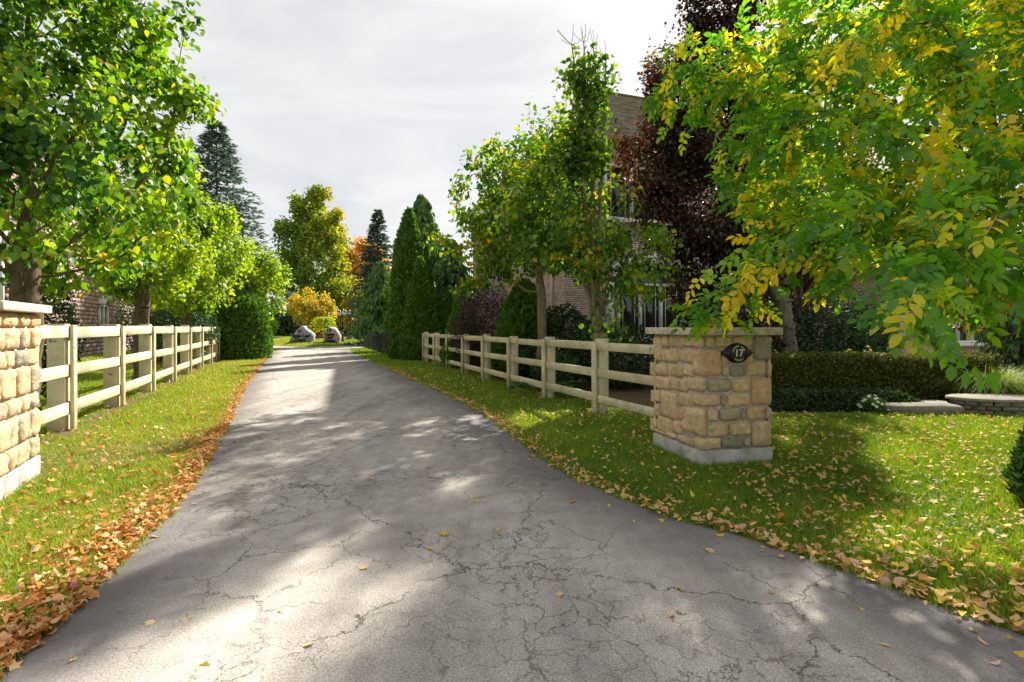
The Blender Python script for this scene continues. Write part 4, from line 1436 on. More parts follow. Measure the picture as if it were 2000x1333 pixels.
# ------------------------------------------------------------------ iron fence
def iron_fence():
    a, b = np.array([-5.75, 25.0]), np.array([-10.6, 36.5])
    root = empty('iron_fence', (*a, 0), 'black iron picket fence under the weeping conifers', 'fence')
    d = unit(b - a); L = np.linalg.norm(b - a)
    pt = lambda t, z: (a[0] + d[0] * t, a[1] + d[1] * t, z)
    for z in (.18, 1.0):
        MB().tube([pt(0, z), pt(L, z)], .02, 4).part('rail', M['metal'], root)
    for i in range(int(L / .14) + 1):
        t = i * .14
        if i % 17 == 0:
            MB().box(-.03, .03, -.03, .03, 0, 1.3, lambda x, y, z: (pt(t, 0)[0] + x, pt(t, 0)[1] + y, z)).part('post', M['metal'], root)
        else:
            MB().tube([pt(t, .06), pt(t, 1.13), pt(t, 1.2)], [.011, .011, .001], 4, False).part('picket', M['metal'], root)


iron_fence()

# ================================================================== TREES
# --- left row of pears
lit = lambda P, t, rng: t
broad_tree('pear_tree', 'large green pear tree with forked trunk behind the left pillar', 'tree', (-7.45, 7.8, 0), (-7.4, 7.8, 2.25),
           [(-7.3, 7.8, 5.1, 2.4, 2.2, 3.4, 860), (-6.3, 7.5, 3.3, 1.6, 1.4, 1.0, 160), (-8.6, 7.8, 3.6, 1.6, 1.8, 1.6, 120)], .19, .34, .118, M['pear'], M['bark'], .19,
           'trees in a row behind the left fence', 101, per=4, spread=.15, near=300, leafr=.02, total=17500, tint=(.42, .22), clump=.30)
broad_tree('pear_tree', 'lime green tree with slender trunk, second from the left pillar', 'tree', (-9.15, 12.6, 0), (-9.1, 12.6, 2.3),
           [(-9.1, 12.6, 4.1, 1.75, 2.0, 2.0, 480), (-8.6, 12.3, 3.1, 1.5, 1.6, .8, 110)], .22, .38, .11, M['pear_lime'], M['bark'], .16,
           'trees in a row behind the left fence', 102, total=10500, spread=.16, leafr=.02, tint=(.40, .2), clump=.3)
broad_tree('pear_tree', 'yellow-green tree overhanging the far half of the left fence', 'tree', (-11.2, 17.6, 0), (-11.15, 17.6, 2.3),
           [(-11.1, 17.6, 4.0, 2.0, 2.2, 2.1, 500), (-10.7, 17.0, 2.9, 1.8, 1.8, .9, 130)], .24, .4, .13, M['pear_lime'], M['bark'], .15,
           'trees in a row behind the left fence', 103, total=10500, spread=.17, leafr=.02, tint=(.45, .2), clump=.28)
broad_tree('leafy_tree', 'small bright green tree above the clipped cedar hedge', 'tree', (-12.9, 25.5, 0), (-12.9, 25.5, 1.7),
           [(-12.75, 25.4, 3.75, 1.65, 1.9, 1.9, 380)], .26, .42, .15, M['pear_lime'], M['bark'], .12, None, 104, total=8500, spread=.2, leafr=.02, tint=(.42, .22), clump=.3)
arborvitae('cedar_hedge', 'tall clipped dark cedar at the far end of the left fence', 'hedge', (-12.55, 23.6, 0), 3.1, 1.28, 110, n=12000, spray=.15,
           prof=lambda t: (1 - .15 * t) * np.clip((1 - t) * 5, 0, 1) ** .45, lump=.10, tint0=.5)
conifer('blue_spruce', 'small pale blue spruce beside the clipped cedar', 'tree', (-13.35, 26.8, 0), 2.5, .62, M['spruce'], 111, None, .2, 8, .2, 16, .1, tint0=.75)
conifer('blue_spruce', 'tall blue spruce rising behind the left pear trees', 'tree', (-19.6, 34, 0), 15.3, 6.0, M['spruce'], 112, None, .40, 12, .50, 44, .28, z0=.27, tint0=.65)
conifer('blue_spruce', 'blue spruce half hidden right of the tallest one', 'tree', (-23.3, 41, 0), 10.5, 3.2, M['spruce'], 113, None, .42, 9, .4, 26, .28, tint0=.5)
shrub('dark_shrub', 'dark evergreen shrub beside the trunk behind the left pillar', 'shrub', (-9.15, 10.2, 0), .42, .45, 1.25, 4500, .07, 'conifer', 114, tint=(.3, .2))
for i, (x, y, s, lb) in enumerate([(-14.8, 21.5, 1.4, 'dark evergreen shrub under the yellow-green tree'), (-12.6, 19.6, 1.2, 'low dark shrub behind the far left fence posts')]):
    shrub('dark_shrub', lb, 'shrub', (x, y, 0), s, s, s * 1.1, 6000, .10, 'conifer', 115 + i, tint=(.35, .2))

# --- centre, beyond the loop
def mtint(P, t, rng):
    return t + np.clip((P[:, 0] + 27.5) * .06, -.2, .35) + np.clip((P[:, 2] - 12) * .02, -.2, .12)


broad_tree('maple_tree', 'big maple turning orange behind the yellow tree', 'tree', (-28.0, 71, 0), (-28.0, 71, 5), [(-27.8, 71, 12.5, 5.2, 5, 8.6, 460), (-27.5, 71, 7.0, 5.6, 5, 3.5, 150)], .85, 1.3, .40, M['maple_far'],
           M['bark'], .4, None, 120, tip=.02, leafr=.07, total=26000, spread=.5, tmpl=T_DIA, tint=(.22, .2), tintfn=mtint)
broad_tree('maple_tree', 'orange maple behind the right blue spruce', 'tree', (-26, 88, 0), (-26, 88, 5), [(-25.4, 88, 10, 5.5, 5, 7.2, 300)], 1.0, 1.5, .5, M['orange'],
           M['bark'], .4, None, 121, tip=.02, leafr=.07, total=14000, spread=.6, tmpl=T_DIA, tint=(.45, .25))
broad_tree('small_tree', 'round golden yellow tree above the boulders', 'tree', (-23.2, 59, .3), (-23.2, 59, 1.6), [(-23.0, 59, 3.6, 2.7, 2.3, 2.4, 320)], .4, .65, .24, M['yellow'],
           M['bark'], .12, None, 122, tip=.012, leafr=.05, total=8000, spread=.28, tmpl=T_DIA, tint=(.30, .25))
broad_tree('leafy_tree', 'yellow-green tree between the golden tree and the spruce', 'tree', (-23.4, 74, 0), (-23.4, 74, 2.5), [(-23.0, 74, 5.2, 3.0, 3, 4.2, 260)], .7, 1.1, .36, M['yellow'],
           M['bark'], .2, None, 123, tip=.015, leafr=.05, total=7000, spread=.45, tmpl=T_DIA, tint=(.1, .25))


for i, (x, y, r, h, lb) in enumerate([(6.9, 13.4, .9, 1.3, 'dark filler shrub added for deep shade behind the grey beech trunk'), (8.4, 13.6, 1.1, 1.25, 'wide dark filler shrub added for deep shade behind the hedge, left of the red maple'),
                                      (5.4, 13.8, .8, 1.2, 'dark filler shrub added for deep shade right of the lower house window'), (9.9, 14.6, 1.0, 1.0, 'low dark filler shrub added for deep shade behind the red maple')]):
    shrub('yew_and_filler', lb, 'shrub', (x, y, 0), r, r, h, 6000, .085, 'conifer', 280 + i, tint=(.3, .2))  # shrubs added as dark filler where only deep shade lies behind the hedge


def weeping_shrub():
    rng = np.random.default_rng(124)
    b = np.array([-17.6, 48.0, float(isl_z(np.array(-17.6), np.array(48.0)))])
    root = empty('weeping_shrub', b, 'low weeping yellow-green shrub between the boulders', 'shrub')
    MB().tube([b - [0, 0, .05], b + [0, 0, .9], b + [0, 0, 1.7]], [.07, .05, .03], 6).part('trunk', M['bark'], root)
    P, D, st = [], [], MB()
    for k in range(46):
        th = rng.random() * 2 * math.pi; ln = rng.uniform(.5, 1.5)
        o = np.array([math.cos(th), math.sin(th), 0])
        t = np.linspace(0, 1, 14)
        c = b + [0, 0, 1.6] + o * (ln * t)[:, None] + np.array([0, 0, 1.]) * (.55 * np.sin(t * 2.2) - 1.5 * t ** 3)[:, None]
        st.tube(c[::3], .008, 3, False)
        q = np.repeat(c, 7, 0) + rng.normal(size=(98, 3)) * .05
        P.append(q); D.append(np.tile(o * .4 + [0, 0, -1.], (98, 1)) + rng.normal(size=(98, 3)) * .3)
    P, D = np.concatenate(P), np.concatenate(D)
    st.part('stems', M['bark'], root)
    leaf_part('crown', P, D, rng.normal(size=P.shape), .17, .06, rng.normal(.7, .2, len(P)), T_DIA, M['pear_lime'], root)


weeping_shrub()
shrub('red_shrub', 'small red shrub behind the tan boulder', 'shrub', (-17.6, 47.0, .3), .45, .4, .38, 700, .12, 'red', 125, tint=(.8, .2))
tag(part('planting_bed', *(lambda k: ([(-18.2 + 1.6 * math.cos(t), 47.6 + .9 * math.sin(t), .34) for t in k], [tuple(range(len(k)))]))(np.linspace(0, 2 * math.pi, 25)[:-1]), simple('bark_mulch', (.16, .075, .05), .95, 20, .4, .6)), kind='structure')

# --- right of the drive: conifers
conifer('blue_spruce', 'blue-green spruce with bare trunk gaps, right of the lamp posts', 'tree', (-11.0, 42, 0), 11.3, 2.9, M['spruce'], 130, None, .30, 11, .40, 40, .22, tint0=.35)
conifer('weeping_conifer', 'weeping dark green conifer hanging over the iron fence', 'tree', (-7.9, 30.5, 0), 5.4, 2.1, M['weep'], 131, None,    .22, 9, .42, 30, .55, .6, z0=.30, weep=.75, wid=.5, tint0=.5)
conifer('weeping_conifer', 'tall weeping conifer behind the columnar cedars', 'tree', (-5.0, 28.5, 0), 9.1, 2.6, M['weep'], 132, None, .26, 10, .5, 32, .6, .75, z0=.06, weep=.75, wid=.5, tint0=.5)
conifer('weeping_conifer', 'weeping conifer right of the columnar cedars', 'tree', (-3.0, 25.5, 0), 6.0, 2.0, M['weep'], 133, None, .24, 9, .42, 30, .55, .65, z0=.06, weep=.7, wid=.5, tint0=.4)
cone = lambda a: (lambda t: np.clip(1 - t, 0, 1) ** a * np.clip(.72 + t * 2.5, 0, 1))
arborvitae('columnar_cedar', 'tallest narrow columnar cedar beside the drive', 'tree', (-4.75, 23.6, 0), 6.9, .86, 140, n=13000, prof=lambda t: np.clip((1 - t) * 3.2, 0, 1) ** .7 * (1 - .25 * t), lump=.12, group='columnar cedars at the end of the right fence')
arborvitae('columnar_cedar', 'middle-height cedar column behind the broad cone', 'tree', (-4.05, 23.9, 0), 5.8, .62, 141, n=8000, prof=cone(.8), lump=.14, group='columnar cedars at the end of the right fence')
arborvitae('columnar_cedar', 'broad cone-shaped cedar at the far end of the right fence', 'tree', (-4.05, 22.6, 0), 4.5, 1.0, 142, n=12000, prof=cone(.75), lump=.12, group='columnar cedars at the end of the right fence')
arborvitae('columnar_cedar', 'smallest cedar cone touching the end post of the right fence', 'tree', (-3.05, 23.4, 0), 3.2, .85, 143, n=8000, prof=cone(.7), lump=.14, group='columnar cedars at the end of the right fence')
arborvitae('pyramid_cedar', 'small cedar pyramid left of the purple shrub', 'tree', (-1.75, 18.2, 0), 2.9, .75, 144, n=7000, prof=cone(.8), lump=.14)
arborvitae('pyramid_cedar', 'dark rounded cedar just left of the slender tree trunk', 'tree', (.35, 14.6, 0), 2.75, .78, 145, n=9000, prof=lambda t: np.clip((1 - t) * 1.8, 0, 1) ** .6, lump=.12)
shrub('purple_shrub', 'dark purple shrub against the brick wall behind the right fence', 'shrub', (-.85, 16.6, 0), 1.15, .9, 1.35, 11000, .07, 'purple', 146, tint=(.5, .25))
for i, (x, y, rx, rz, m, lf, lb) in enumerate([(.55, 13.6, .8, .5, 'cover', .09, 'low dark shrub behind the middle of the right fence'), (1.0, 11.7, .6, .42, 'conifer', .07, 'low juniper by the slender tree trunk'),
                                               (-.95, 17.2, .8, .55, 'cover', .09, 'low green shrub near the far right fence posts'), (2.6, 12.4, 1.3, .75, 'cover', .10, 'leafy dark shrub under the lower house window'),
                                               (1.3, 13.4, .8, 1.0, 'cover', .10, 'dark shrub against the house corner')]):
    shrub('garden_shrub', lb, 'shrub', (x, y, 0), rx, rx * .9, rz, 5200, lf, m, 150 + i, tint=(.5, .25))

# --- right pears
def yellowing(cx, cz, rad):
    def f(P, t, rng):
        for (x, z, r) in zip(cx, cz, rad):
            k = np.exp(-(((P[:, 0] / P[:, 1] * 1000 + 1000) - x) ** 2 + ((640 - (P[:, 2] - CAM_H) / P[:, 1] * 1000) - z) ** 2) / r ** 2)
            t = t + .55 * k * rng.random(len(P))
        return t
    return f


broad_tree('pear_tree', 'open-branched tree with slender trunk behind the right fence', 'tree', (.72, 12.8, 0), (.74, 12.8, 1.95),
           [(.40, 12.8, 4.5, 2.0, 1.8, 2.0, 390), (-.85, 12.6, 3.7, 1.25, 1.1, .85, 110), (.95, 12.8, 6.35, 1.0, 1.0, 1.1, 110), (-.2, 12.8, 5.6, .9, .9, .9, 60), (-1.3, 12.3, 2.3, .6, .5, .18, 14)], .2, .36, .115, M['pear_r'], M['bark_light'], .115,
           'open-branched trees behind the right fence', 160, total=8600, gap=.75, spread=.13, leafr=.017, tint=(.48, .22), tintfn=lambda P, t, rng: t + .5 * np.exp(-((P[:, 0] + 1.3) ** 2 + (P[:, 2] - 2.5) ** 2) / .5) * rng.random(len(P)) + .3 * np.exp(-((P[:, 0] - .4) ** 2 + (P[:, 2] - 5.2) ** 2) / .2))
barefn = lambda P, rng: rng.random(len(P)) < np.maximum(np.interp(P[:, 2], [4.2, 4.9, 5.6, 6.2, 6.7], [0, .5, .62, .7, .93]), np.where(P[:, 0] > 1.75, np.where(P[:, 2] > 3.4, .8, .2), 0))
broad_tree('pear_tree', 'tall twiggy multi-stemmed tree with bare upright tips beside the right pillar', 'tree', (1.66, 9.7, 0), (1.62, 9.7, 1.35),
           [(1.25, 9.7, 3.55, 1.45, 1.3, 1.1, 300), (2.2, 9.5, 2.6, 1.05, 1.0, .9, 110), (1.33, 9.7, 5.45, .55, .5, 1.6, 260), (.5, 9.6, 3.2, .9, .8, .7, 90), (.75, 9.9, 4.35, .85, .8, .85, 120), (1.9, 9.5, 1.5, .7, .5, .45, 40)], .16, .27, .10, M['pear_r'], M['bark_light'], .105,
           'open-branched trees behind the right fence', 161, total=9000, gap=.6, spread=.12, leafr=.016, near=300, tint=(.47, .22), trop=(0, 0, .12), bare=barefn,
           extra_trunks=[((1.62, 9.7, 1.35), q) for q in ((1.36, 9.7, 6.85), (1.12, 9.6, 6.75), (1.55, 9.8, 6.8), (1.78, 9.7, 6.5), (1.25, 9.75, 6.2), (2.15, 9.5, 4.2), (.75, 9.6, 4.4), (1.0, 9.9, 5.3))])

# --- copper beech
def btint(P, t, rng):
    return t + hnoise(P, 1.3, 4) * .18 + np.clip((4.3 - P[:, 0]) * .22, -.12, .45) * (P[:, 2] > 3.6) * rng.random(len(P))


broad_tree('copper_beech', 'tall dark copper beech with grey trunk in front of the house', 'tree', (6.3, 11.5, 0), (6.15, 11.6, 2.0),
           [(5.25, 12.0, 5.3, 1.7, 1.5, 3.3, 540), (4.3, 12.0, 5.0, 1.5, 1.4, 2.4, 240), (4.65, 12.1, 2.4, .95, .9, 1.7, 270), (3.2, 12.2, 5.3, .95, .8, .8, 90), (3.9, 12.1, 6.7, .9, 1.0, 1.1, 90), (3.5, 12.1, 4.2, .9, .8, 1.0, 80), (6.6, 12.2, 3.3, 1.4, 1.3, 1.6, 130), (4.75, 12, 8.4, 1.15, 1.1, 2.0, 170)],
           .26, .40, .085, M['beech'], M['bark_grey'], .18, None, 170, total=74000, spread=.19, leafr=.025, tmpl=T_DIA, tint=(.42, .2), tintfn=btint, droop=.3)


# --- yellowwood with compound leaves
def yellowwood():
    rng = np.random.default_rng(180)
    base = (6.6, 5.4, 0)
    root = empty('yellowwood_tree', base, 'large tree with yellowing compound leaves hanging over the right lawn', 'tree')
    P0 = list(trunk_path(base, (6.4, 5.4, 2.4), 8, .02, rng)); par0 = [-1] + list(range(7))
    ells = [(3.7, 4.9, 3.25, 1.75, 1.25, 1.2, 420), (4.9, 5.6, 4.9, 2.0, 1.6, 1.1, 360), (2.35, 5.7, 4.3, .9, .8, .45, 70), (2.75, 4.35, 2.14, .85, .7, .30, 110), (3.4, 4.2, 2.5, 1.1, .7, .5, 150),
            (4.1, 4.1, 2.45, 1.0, .9, .9, 150), (2.3, 3.0, 1.56, .30, .3, .18, 26), (2.9, 3.3, 1.95, .6, .4, .3, 50), (6.8, 5.6, 5.0, 2.5, 2.5, 2.0, 160), (2.0, 4.8, 1.70, .36, .3, .2, 30)]
    pos, par = colonize(P0, par0, ell_points(ells, rng), .17, .26, trop=(0, 0, -.03), rng=rng)
    r = add_flare(pos, par, radii(par, .0035, 2.2, .2), 0)
    V, F = wood_mesh(pos, par, r)
    part('trunk', V, F, M['bark'], root, smooth=True)
    nl = np.where((r < .013) & (np.arange(len(pos)) >= 8))[0]
    idx = rng.choice(nl, 7000)
    n = len(idx)
    B = pos[idx] + rng.normal(size=(n, 3)) * .09
    hd = unit(pos[idx] - pos[par[idx]])
    hd = unit(hd * .6 + rng.normal(size=(n, 3)) * .6 + np.array([-.2, -.15, -.4]))
    Nn = unit(np.array([0, -.15, 1.]) + rng.normal(size=(n, 3)) * .55)
    # whole compound leaves : rachis of length 1, alternate leaflets and one at the tip, in a few different poses
    def leaf_template(rg):
        tv, tf = [], []
        def leaflet(b, d, l, w, roll):
            s = len(tv); d = np.array(d) / np.linalg.norm(d); sd = unit(np.array([d[1], -d[0], roll])); up = np.cross(sd, d)
            for (x, y, z) in T_OVAL[0]:
                tv.append(tuple(np.array(b) + d * (y * l) + sd * (x * w) + up * (z * l * 1.1)))
            tf.extend([tuple(i + s for i in f) for f in T_OVAL[1]])
        bend = rg.uniform(.15, .5); sw = rg.uniform(-.18, .18)
        rx = lambda y: np.array([sw * y * y, y, -bend * y * y])
        k = rg.integers(3, 5)
        for q, y in enumerate(np.linspace(.22, .80, k)):
            for sg in (-1, 1):
                if rg.random() < .08: continue
                leaflet(rx(y + sg * .055), (sg * rg.uniform(.6, 1.0), rg.uniform(.3, .7), rg.uniform(-.7, .05)), rg.uniform(.30, .40), rg.uniform(.25, .31), rg.uniform(-.7, .7))
        leaflet(rx(.93), (rg.uniform(-.2, .2), 1, -.5), .38, .29, rg.uniform(-.4, .4))
        s = len(tv)
        for (y, w) in ((0, .009), (.5, .008), (.95, .005)):
            c = rx(y); tv.extend([(c[0] - w, c[1], c[2] - .004), (c[0] + w, c[1], c[2] - .004)])
        tf.extend([(s, s + 1, s + 3), (s, s + 3, s + 2), (s + 2, s + 3, s + 5), (s + 2, s + 5, s + 4)])
        return (np.array(tv), np.array(tf))
    TCS = [leaf_template(rng) for _ in range(7)]
    L = rng.uniform(.16, .27, n)
    ti = np.clip(rng.normal(.36, .15, n) + hnoise(B, 1.3, 8) * .14, 0, .63)
    yl = rng.random(n) < np.clip(.17 + .26 * hnoise(B, 1.3, 5) + .05 * (B[:, 2] > 2), .015, .6)
    yl &= ~((B[:, 1] < 3.8) & (B[:, 2] < 2.1) & (rng.random(n) < .8))
    ti = np.where(yl, rng.uniform(.66, 1.0, n), ti)
    ok = (B[:, 1] > .5) & (np.abs(B[:, 0]) < B[:, 1] * 1.02) & (np.abs(B[:, 2] - CAM_H) < .64 * B[:, 1])
    o = np.argsort(-np.where(ok, L / np.maximum(B[:, 1], .3), 0))
    a, b = o[:300], o[300:]
    for k, TC in enumerate(TCS):
        c = a[k::7]
        leaf_objects(root, B[c], hd[c], Nn[c], L[c], L[c], ti[c], TC, M['yw'], nvar=14)
    VV, FF, TT, off = [], [], [], 0
    for k, TC in enumerate(TCS):
        c = b[k::7]
        V, F, t = leaf_arrays(B[c], hd[c], Nn[c], L[c], L[c], ti[c], TC)
        VV.append(V); FF.append(F + off); TT.append(t); off += len(V)
    part('foliage', np.concatenate(VV), np.concatenate(FF), M['yw'], root, attrs={'tint': np.concatenate(TT)}, kind='stuff')
    # seed pods in small hanging bunches
    cand = o[:2600]
    pods = rng.choice(cand, 34, replace=False)
    for i in pods:
        for k in range(rng.integers(1, 4)):
            c = B[i] + rng.normal(size=3) * .035
            ln = rng.uniform(.045, .075)
            MB().tube([c, c + [0, 0, -.02], c + [.003, 0, -.02 - ln * .25], c + [.006, 0, -.02 - ln * .7], c + [.004, 0, -.02 - ln]], [.002, .003, ln * .19, ln * .19, .003], 7).part('seed_pod', M['bark_pod'], root, True)
    print('yellowwood leaves', n)


yellowwood()

# ------------------------------------------------------------------ right garden
def hedge_box(label, P, d, L, W, H, seed, n=26000):
    rng = np.random.default_rng(seed)
    P, d = np.array(P, float), unit(d); nr = np.array([d[1], -d[0]])
    root = empty('boxwood_hedge', (*(P + d * L / 2), 0), label, 'hedge')
    fr = lambda u, v, z: (P[0] + d[0] * u + nr[0] * v, P[1] + d[1] * u + nr[1] * v, z)
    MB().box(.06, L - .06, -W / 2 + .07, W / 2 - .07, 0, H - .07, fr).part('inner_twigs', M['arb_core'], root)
    u = rng.uniform(0, L, n); k = rng.random(n)
    z = np.where(k < .35, H, rng.uniform(.02, H, n)); v = np.where(k < .35, rng.uniform(-W / 2, W / 2, n), np.where(k < .85, W / 2, -W / 2))
    e = rng.random(n) < .06; u = np.where(e, rng.choice([0, L], n), u); v = np.where(e, rng.uniform(-W / 2, W / 2, n), v)
    Q = np.array([fr(a, b, c) for a, b, c in zip(u, v, z)])
    Q += (hnoise(Q, 3, seed) * .05)[:, None] * np.array([1, 1, .8]) + rng.normal(size=Q.shape) * .025
    Q[:, 2] = np.maximum(Q[:, 2], .01)
    leaf_part('crown', Q, rng.normal(size=Q.shape) + [0, 0, .4], rng.normal(size=Q.shape) + [0, -.4, .5], .05, .035, rng.normal(.45, .25, n), T_DIA, M['box'], root)


hedge_box('long clipped boxwood hedge edging the bed beyond the right lawn', (4.75, 10.35), (1, -.05), 4.6, .7, .88, 200)
rngc = np.random.default_rng(201)


def ground_cover():
    n = 16000
    X = rngc.uniform(4.55, 7.3, n); Y = rngc.uniform(8.75, 9.95, n)
    h = .30 * np.clip(np.minimum.reduce([X - 4.5, 7.35 - X, (Y - 8.7) * 1.3, 9.99 - Y]) * 2.2, .06, 1)
    Z = h * rngc.random(n) ** .5
    P = np.stack([X, Y, Z], 1)
    o = leaf_part('ground_cover', P, rngc.normal(size=P.shape) + [0, -.2, .5], rngc.normal(size=P.shape) + [0, -.3, 1.], .07, .05, rngc.normal(.4, .25, n), T_DIA, M['cover'], None, 'stuff')
    tag(o, 'low dark ground cover under the copper beech', 'ground cover')


ground_cover()


def flowers(label, c, r, n, mat, seed, h=.25, fsize=.03, name='flower_clump', cat='flowers', group=None):
    rng = np.random.default_rng(seed)
    root = empty(name, (c[0], c[1], 0), label, cat, group)
    m = 500
    d = rand_dirs(m, rng); d[:, 2] = np.abs(d[:, 2])
    P = np.array([c[0], c[1], 0]) + d * np.array([r, r, h]) * rng.uniform(.6, 1, m)[:, None]
    leaf_part('leaves', P, d + rng.normal(size=(m, 3)) * .4, rng.normal(size=(m, 3)) + [0, 0, 1.], .06, .04, rng.random(m), T_DIA, M['hosta'], root)
    for i in range(n):
        q = rand_dirs(1, rng)[0]; q[2] = abs(q[2]) * .8 + .35; q[1] = -abs(q[1])
        q = unit(q)
        p = np.array([c[0], c[1], .02]) + q * np.array([r, r, h]) * 1.06
        k = 6; ax = unit(q + np.array([0, -.3, .3])); u = unit(np.cross(ax, [0, 0, 1.01])); v = np.cross(ax, u)
        V, F = [], []
        for j in range(k):
            t = 2 * math.pi * j / k
            e = u * math.cos(t) + v * math.sin(t); g = np.cross(ax, e)
            s = len(V)
            V += [p, p + e * fsize * .6 + g * fsize * .34 + ax * .004, p + e * fsize + ax * .002, p + e * fsize * .6 - g * fsize * .34 + ax * .004]
            F += [(s, s + 1, s + 2, s + 3)]
        part('flower', V, F, M[mat], root, attrs={'tint': np.full(len(V), rng.random())})
    return root


flowers('white flowers at the left end of the flat stone slab', (6.15, 8.75), .26, 18, 'petal', 210, .26, .032)
flowers('yellow chrysanthemums right of the stone pillar', (5.55, 10.95), .22, 44, 'mum', 211, .95, .035)
flowers('yellow chrysanthemums behind the hedge, left of two', (7.15, 10.9), .14, 14, 'mum', 212, .98, .03)
flowers('yellow chrysanthemums behind the hedge, right of two', (7.55, 10.9), .18, 22, 'mum', 213, .98, .03)


def slab(label, cx, cy, rx, ry, z0, z1, seed, name='stone_slab', rz=0):
    rng = np.random.default_rng(seed)
    n = 18; V, F = [], []
    rad = 1 + rng.normal(size=n) * .07
    for z, s in ((z0, .94), (z0 + (z1 - z0) * .5, 1.0), (z1 - .015, .99), (z1, .94)):
        for j in range(n):
            t = 2 * math.pi * j / n
            x, y = rx * rad[j] * s * math.copysign(abs(math.cos(t)) ** .7, math.cos(t)), ry * rad[j] * s * math.copysign(abs(math.sin(t)) ** .7, math.sin(t))
            V.append((cx + x * math.cos(rz) - y * math.sin(rz), cy + x * math.sin(rz) + y * math.cos(rz), z + rng.normal() * .006))
    F = [(i * n + j, i * n + (j + 1) % n, (i + 1) * n + (j + 1) % n, (i + 1) * n + j) for i in range(3) for j in range(n)] + [tuple(3 * n + j for j in range(n))]
    root = part(name, V, F, M['slab'])
    return root


tag(slab('', 6.95, 8.85, .72, .42, -.02, .15, 220), 'flat grey stone slab lying at the lawn edge beside the white flowers', 'stone slab')


def curved_wall():
    c = (8.3, 8.75)
    root = empty('stone_wall', (c[0], c[1], 0), 'low curved dry-stone wall below the fountain grass', 'garden wall')
    rng = np.random.default_rng(222)
    for row in range(3):
        k = 11
        for j in range(k):
            t0 = math.radians(150 + (j + (row % 2) * .5) * 200 / k); t1 = math.radians(150 + (j + 1 + (row % 2) * .5) * 200 / k - 2)
            z0 = row * .075; z1 = z0 + .07
            def q(r, t, z): return (c[0] + .78 * r * math.cos(t), c[1] + .40 * r * math.sin(t), z)
            ro = 1 + rng.normal() * .02
            o = MB().hexa([q(ro, t0, z0), q(ro, t1, z0), q(.75, t1, z0), q(.75, t0, z0), q(ro, t0, z1), q(ro, t1, z1), q(.75, t1, z1), q(.75, t0, z1)]).part('stone', M['slab'], root)
    MB().lathe((0, 0, 0), [(.7, 0), (.7, .01)], 4)
    n = 24
    V = [(c[0] + .82 * math.cos(2 * math.pi * j / n) * s, c[1] + .44 * math.sin(2 * math.pi * j / n) * s, z) for z, s in ((.226, 1), (.262, 1.0), (.272, .95)) for j in range(n)]
    F = [(i * n + j, i * n + (j + 1) % n, (i + 1) * n + (j + 1) % n, (i + 1) * n + j) for i in range(2) for j in range(n)] + [tuple(2 * n + j for j in range(n))]
    part('coping', V, F, M['slab'], root)


curved_wall()
tag(slab('', 9.75, 8.6, .6, .4, -.02, .22, 223), 'square grey stone block right of the curved wall', 'stone slab')


def fountain_grass():
    rng = np.random.default_rng(230)
    b = np.array([9.1, 9.75, 0.1])
    root = empty('fountain_grass', b, 'arching clump of pale fountain grass above the curved stone wall', 'ornamental grass')
    V, F, T = [], [], []
    n = 2600
    for i in range(n):
        th = rng.random() * 2 * math.pi; ln = rng.uniform(.6, 1.15); out = rng.uniform(.25, 1.15)
        o = np.array([math.cos(th), math.sin(th), 0]); sd = np.array([-math.sin(th), math.cos(th), 0]) * .005
        st = b + o * rng.uniform(0, .45) + rng.normal(size=3) * [.12, .08, 0]
        s = len(V); ti = np.clip(rng.normal(.5, .25), 0, 1)
        for k in range(5):
            t = k / 4
            p = st + o * (out * t ** 1.4) * .85 + np.array([0, 0, ln * (t - .62 * t ** 2.6 * (.4 + out * .75))])
            w = (1 - t) * .9 + .1
            V += [p - sd * w, p + sd * w]; T += [ti] * 2
        F += [(s + 2 * k, s + 2 * k + 1, s + 2 * k + 3, s + 2 * k + 2) for k in range(4)]
    part('blades', V, F, M['fountain'], root, attrs={'tint': T}, kind='stuff')


fountain_grass()
arborvitae('yew_and_filler', 'dark yew bush cut off by the right picture edge', 'shrub', (4.62, 3.95, 0), .85, .60, 240, mat='conifer', n=9000, spray=.075, prof=lambda t: np.sqrt(np.clip(1 - (t * 1.0) ** 2.2, 0, 1)) * np.clip(.8 + t, 0, 1), lump=.2, tint0=.35)
conifer('weeping_conifer', 'low weeping conifer at the right edge above the fountain grass', 'shrub', (11.2, 11.4, 0), 1.95, 1.2, M['conifer'], 241, None, .12, 9, .22, 22, .6, .5, z0=.2, weep=.7, wid=.5, trunk=.05)
broad_tree('japanese_maple', 'red Japanese maple glimpsed through the leaves at the right edge', 'tree', (12.9, 13.4, 0), (12.9, 13.4, .7), [(12.9, 13.4, 1.9, 1.5, 1.3, .8, 150)], .22, .4, .10, M['red'], M['bark'], .07, None, 242, tip=.006, leafr=.03, total=3500,
           spread=.16, tmpl=T_DIA, tint=(.5, .3))


def hosta(label, c, r, seed):
    rng = np.random.default_rng(seed)
    root = empty('hosta', (c[0], c[1], 0), label, 'plant', 'hostas behind the right fence')
    n = 26
    th = rng.random(n) * 2 * math.pi; k = rng.uniform(.2, 1, n)
    o = np.stack([np.cos(th), np.sin(th), np.zeros(n)], 1)
    P = np.array([c[0], c[1], 0]) + o * (k * r * .35)[:, None] + np.array([0, 0, 1.]) * (.12 + (1 - k) * r * .5)[:, None]
    for i in range(n):
        V, F, t = leaf_arrays(P[i:i + 1], (o[i] + [0, 0, .25 - .55 * k[i]])[None], (np.array([0, 0, 1.]) + o[i] * .3)[None], np.array([r * .55]), np.array([r * .42]), np.array([rng.random()]), T_HEART)
        part('leaf', V, F, M['hosta'], root, attrs={'tint': t})


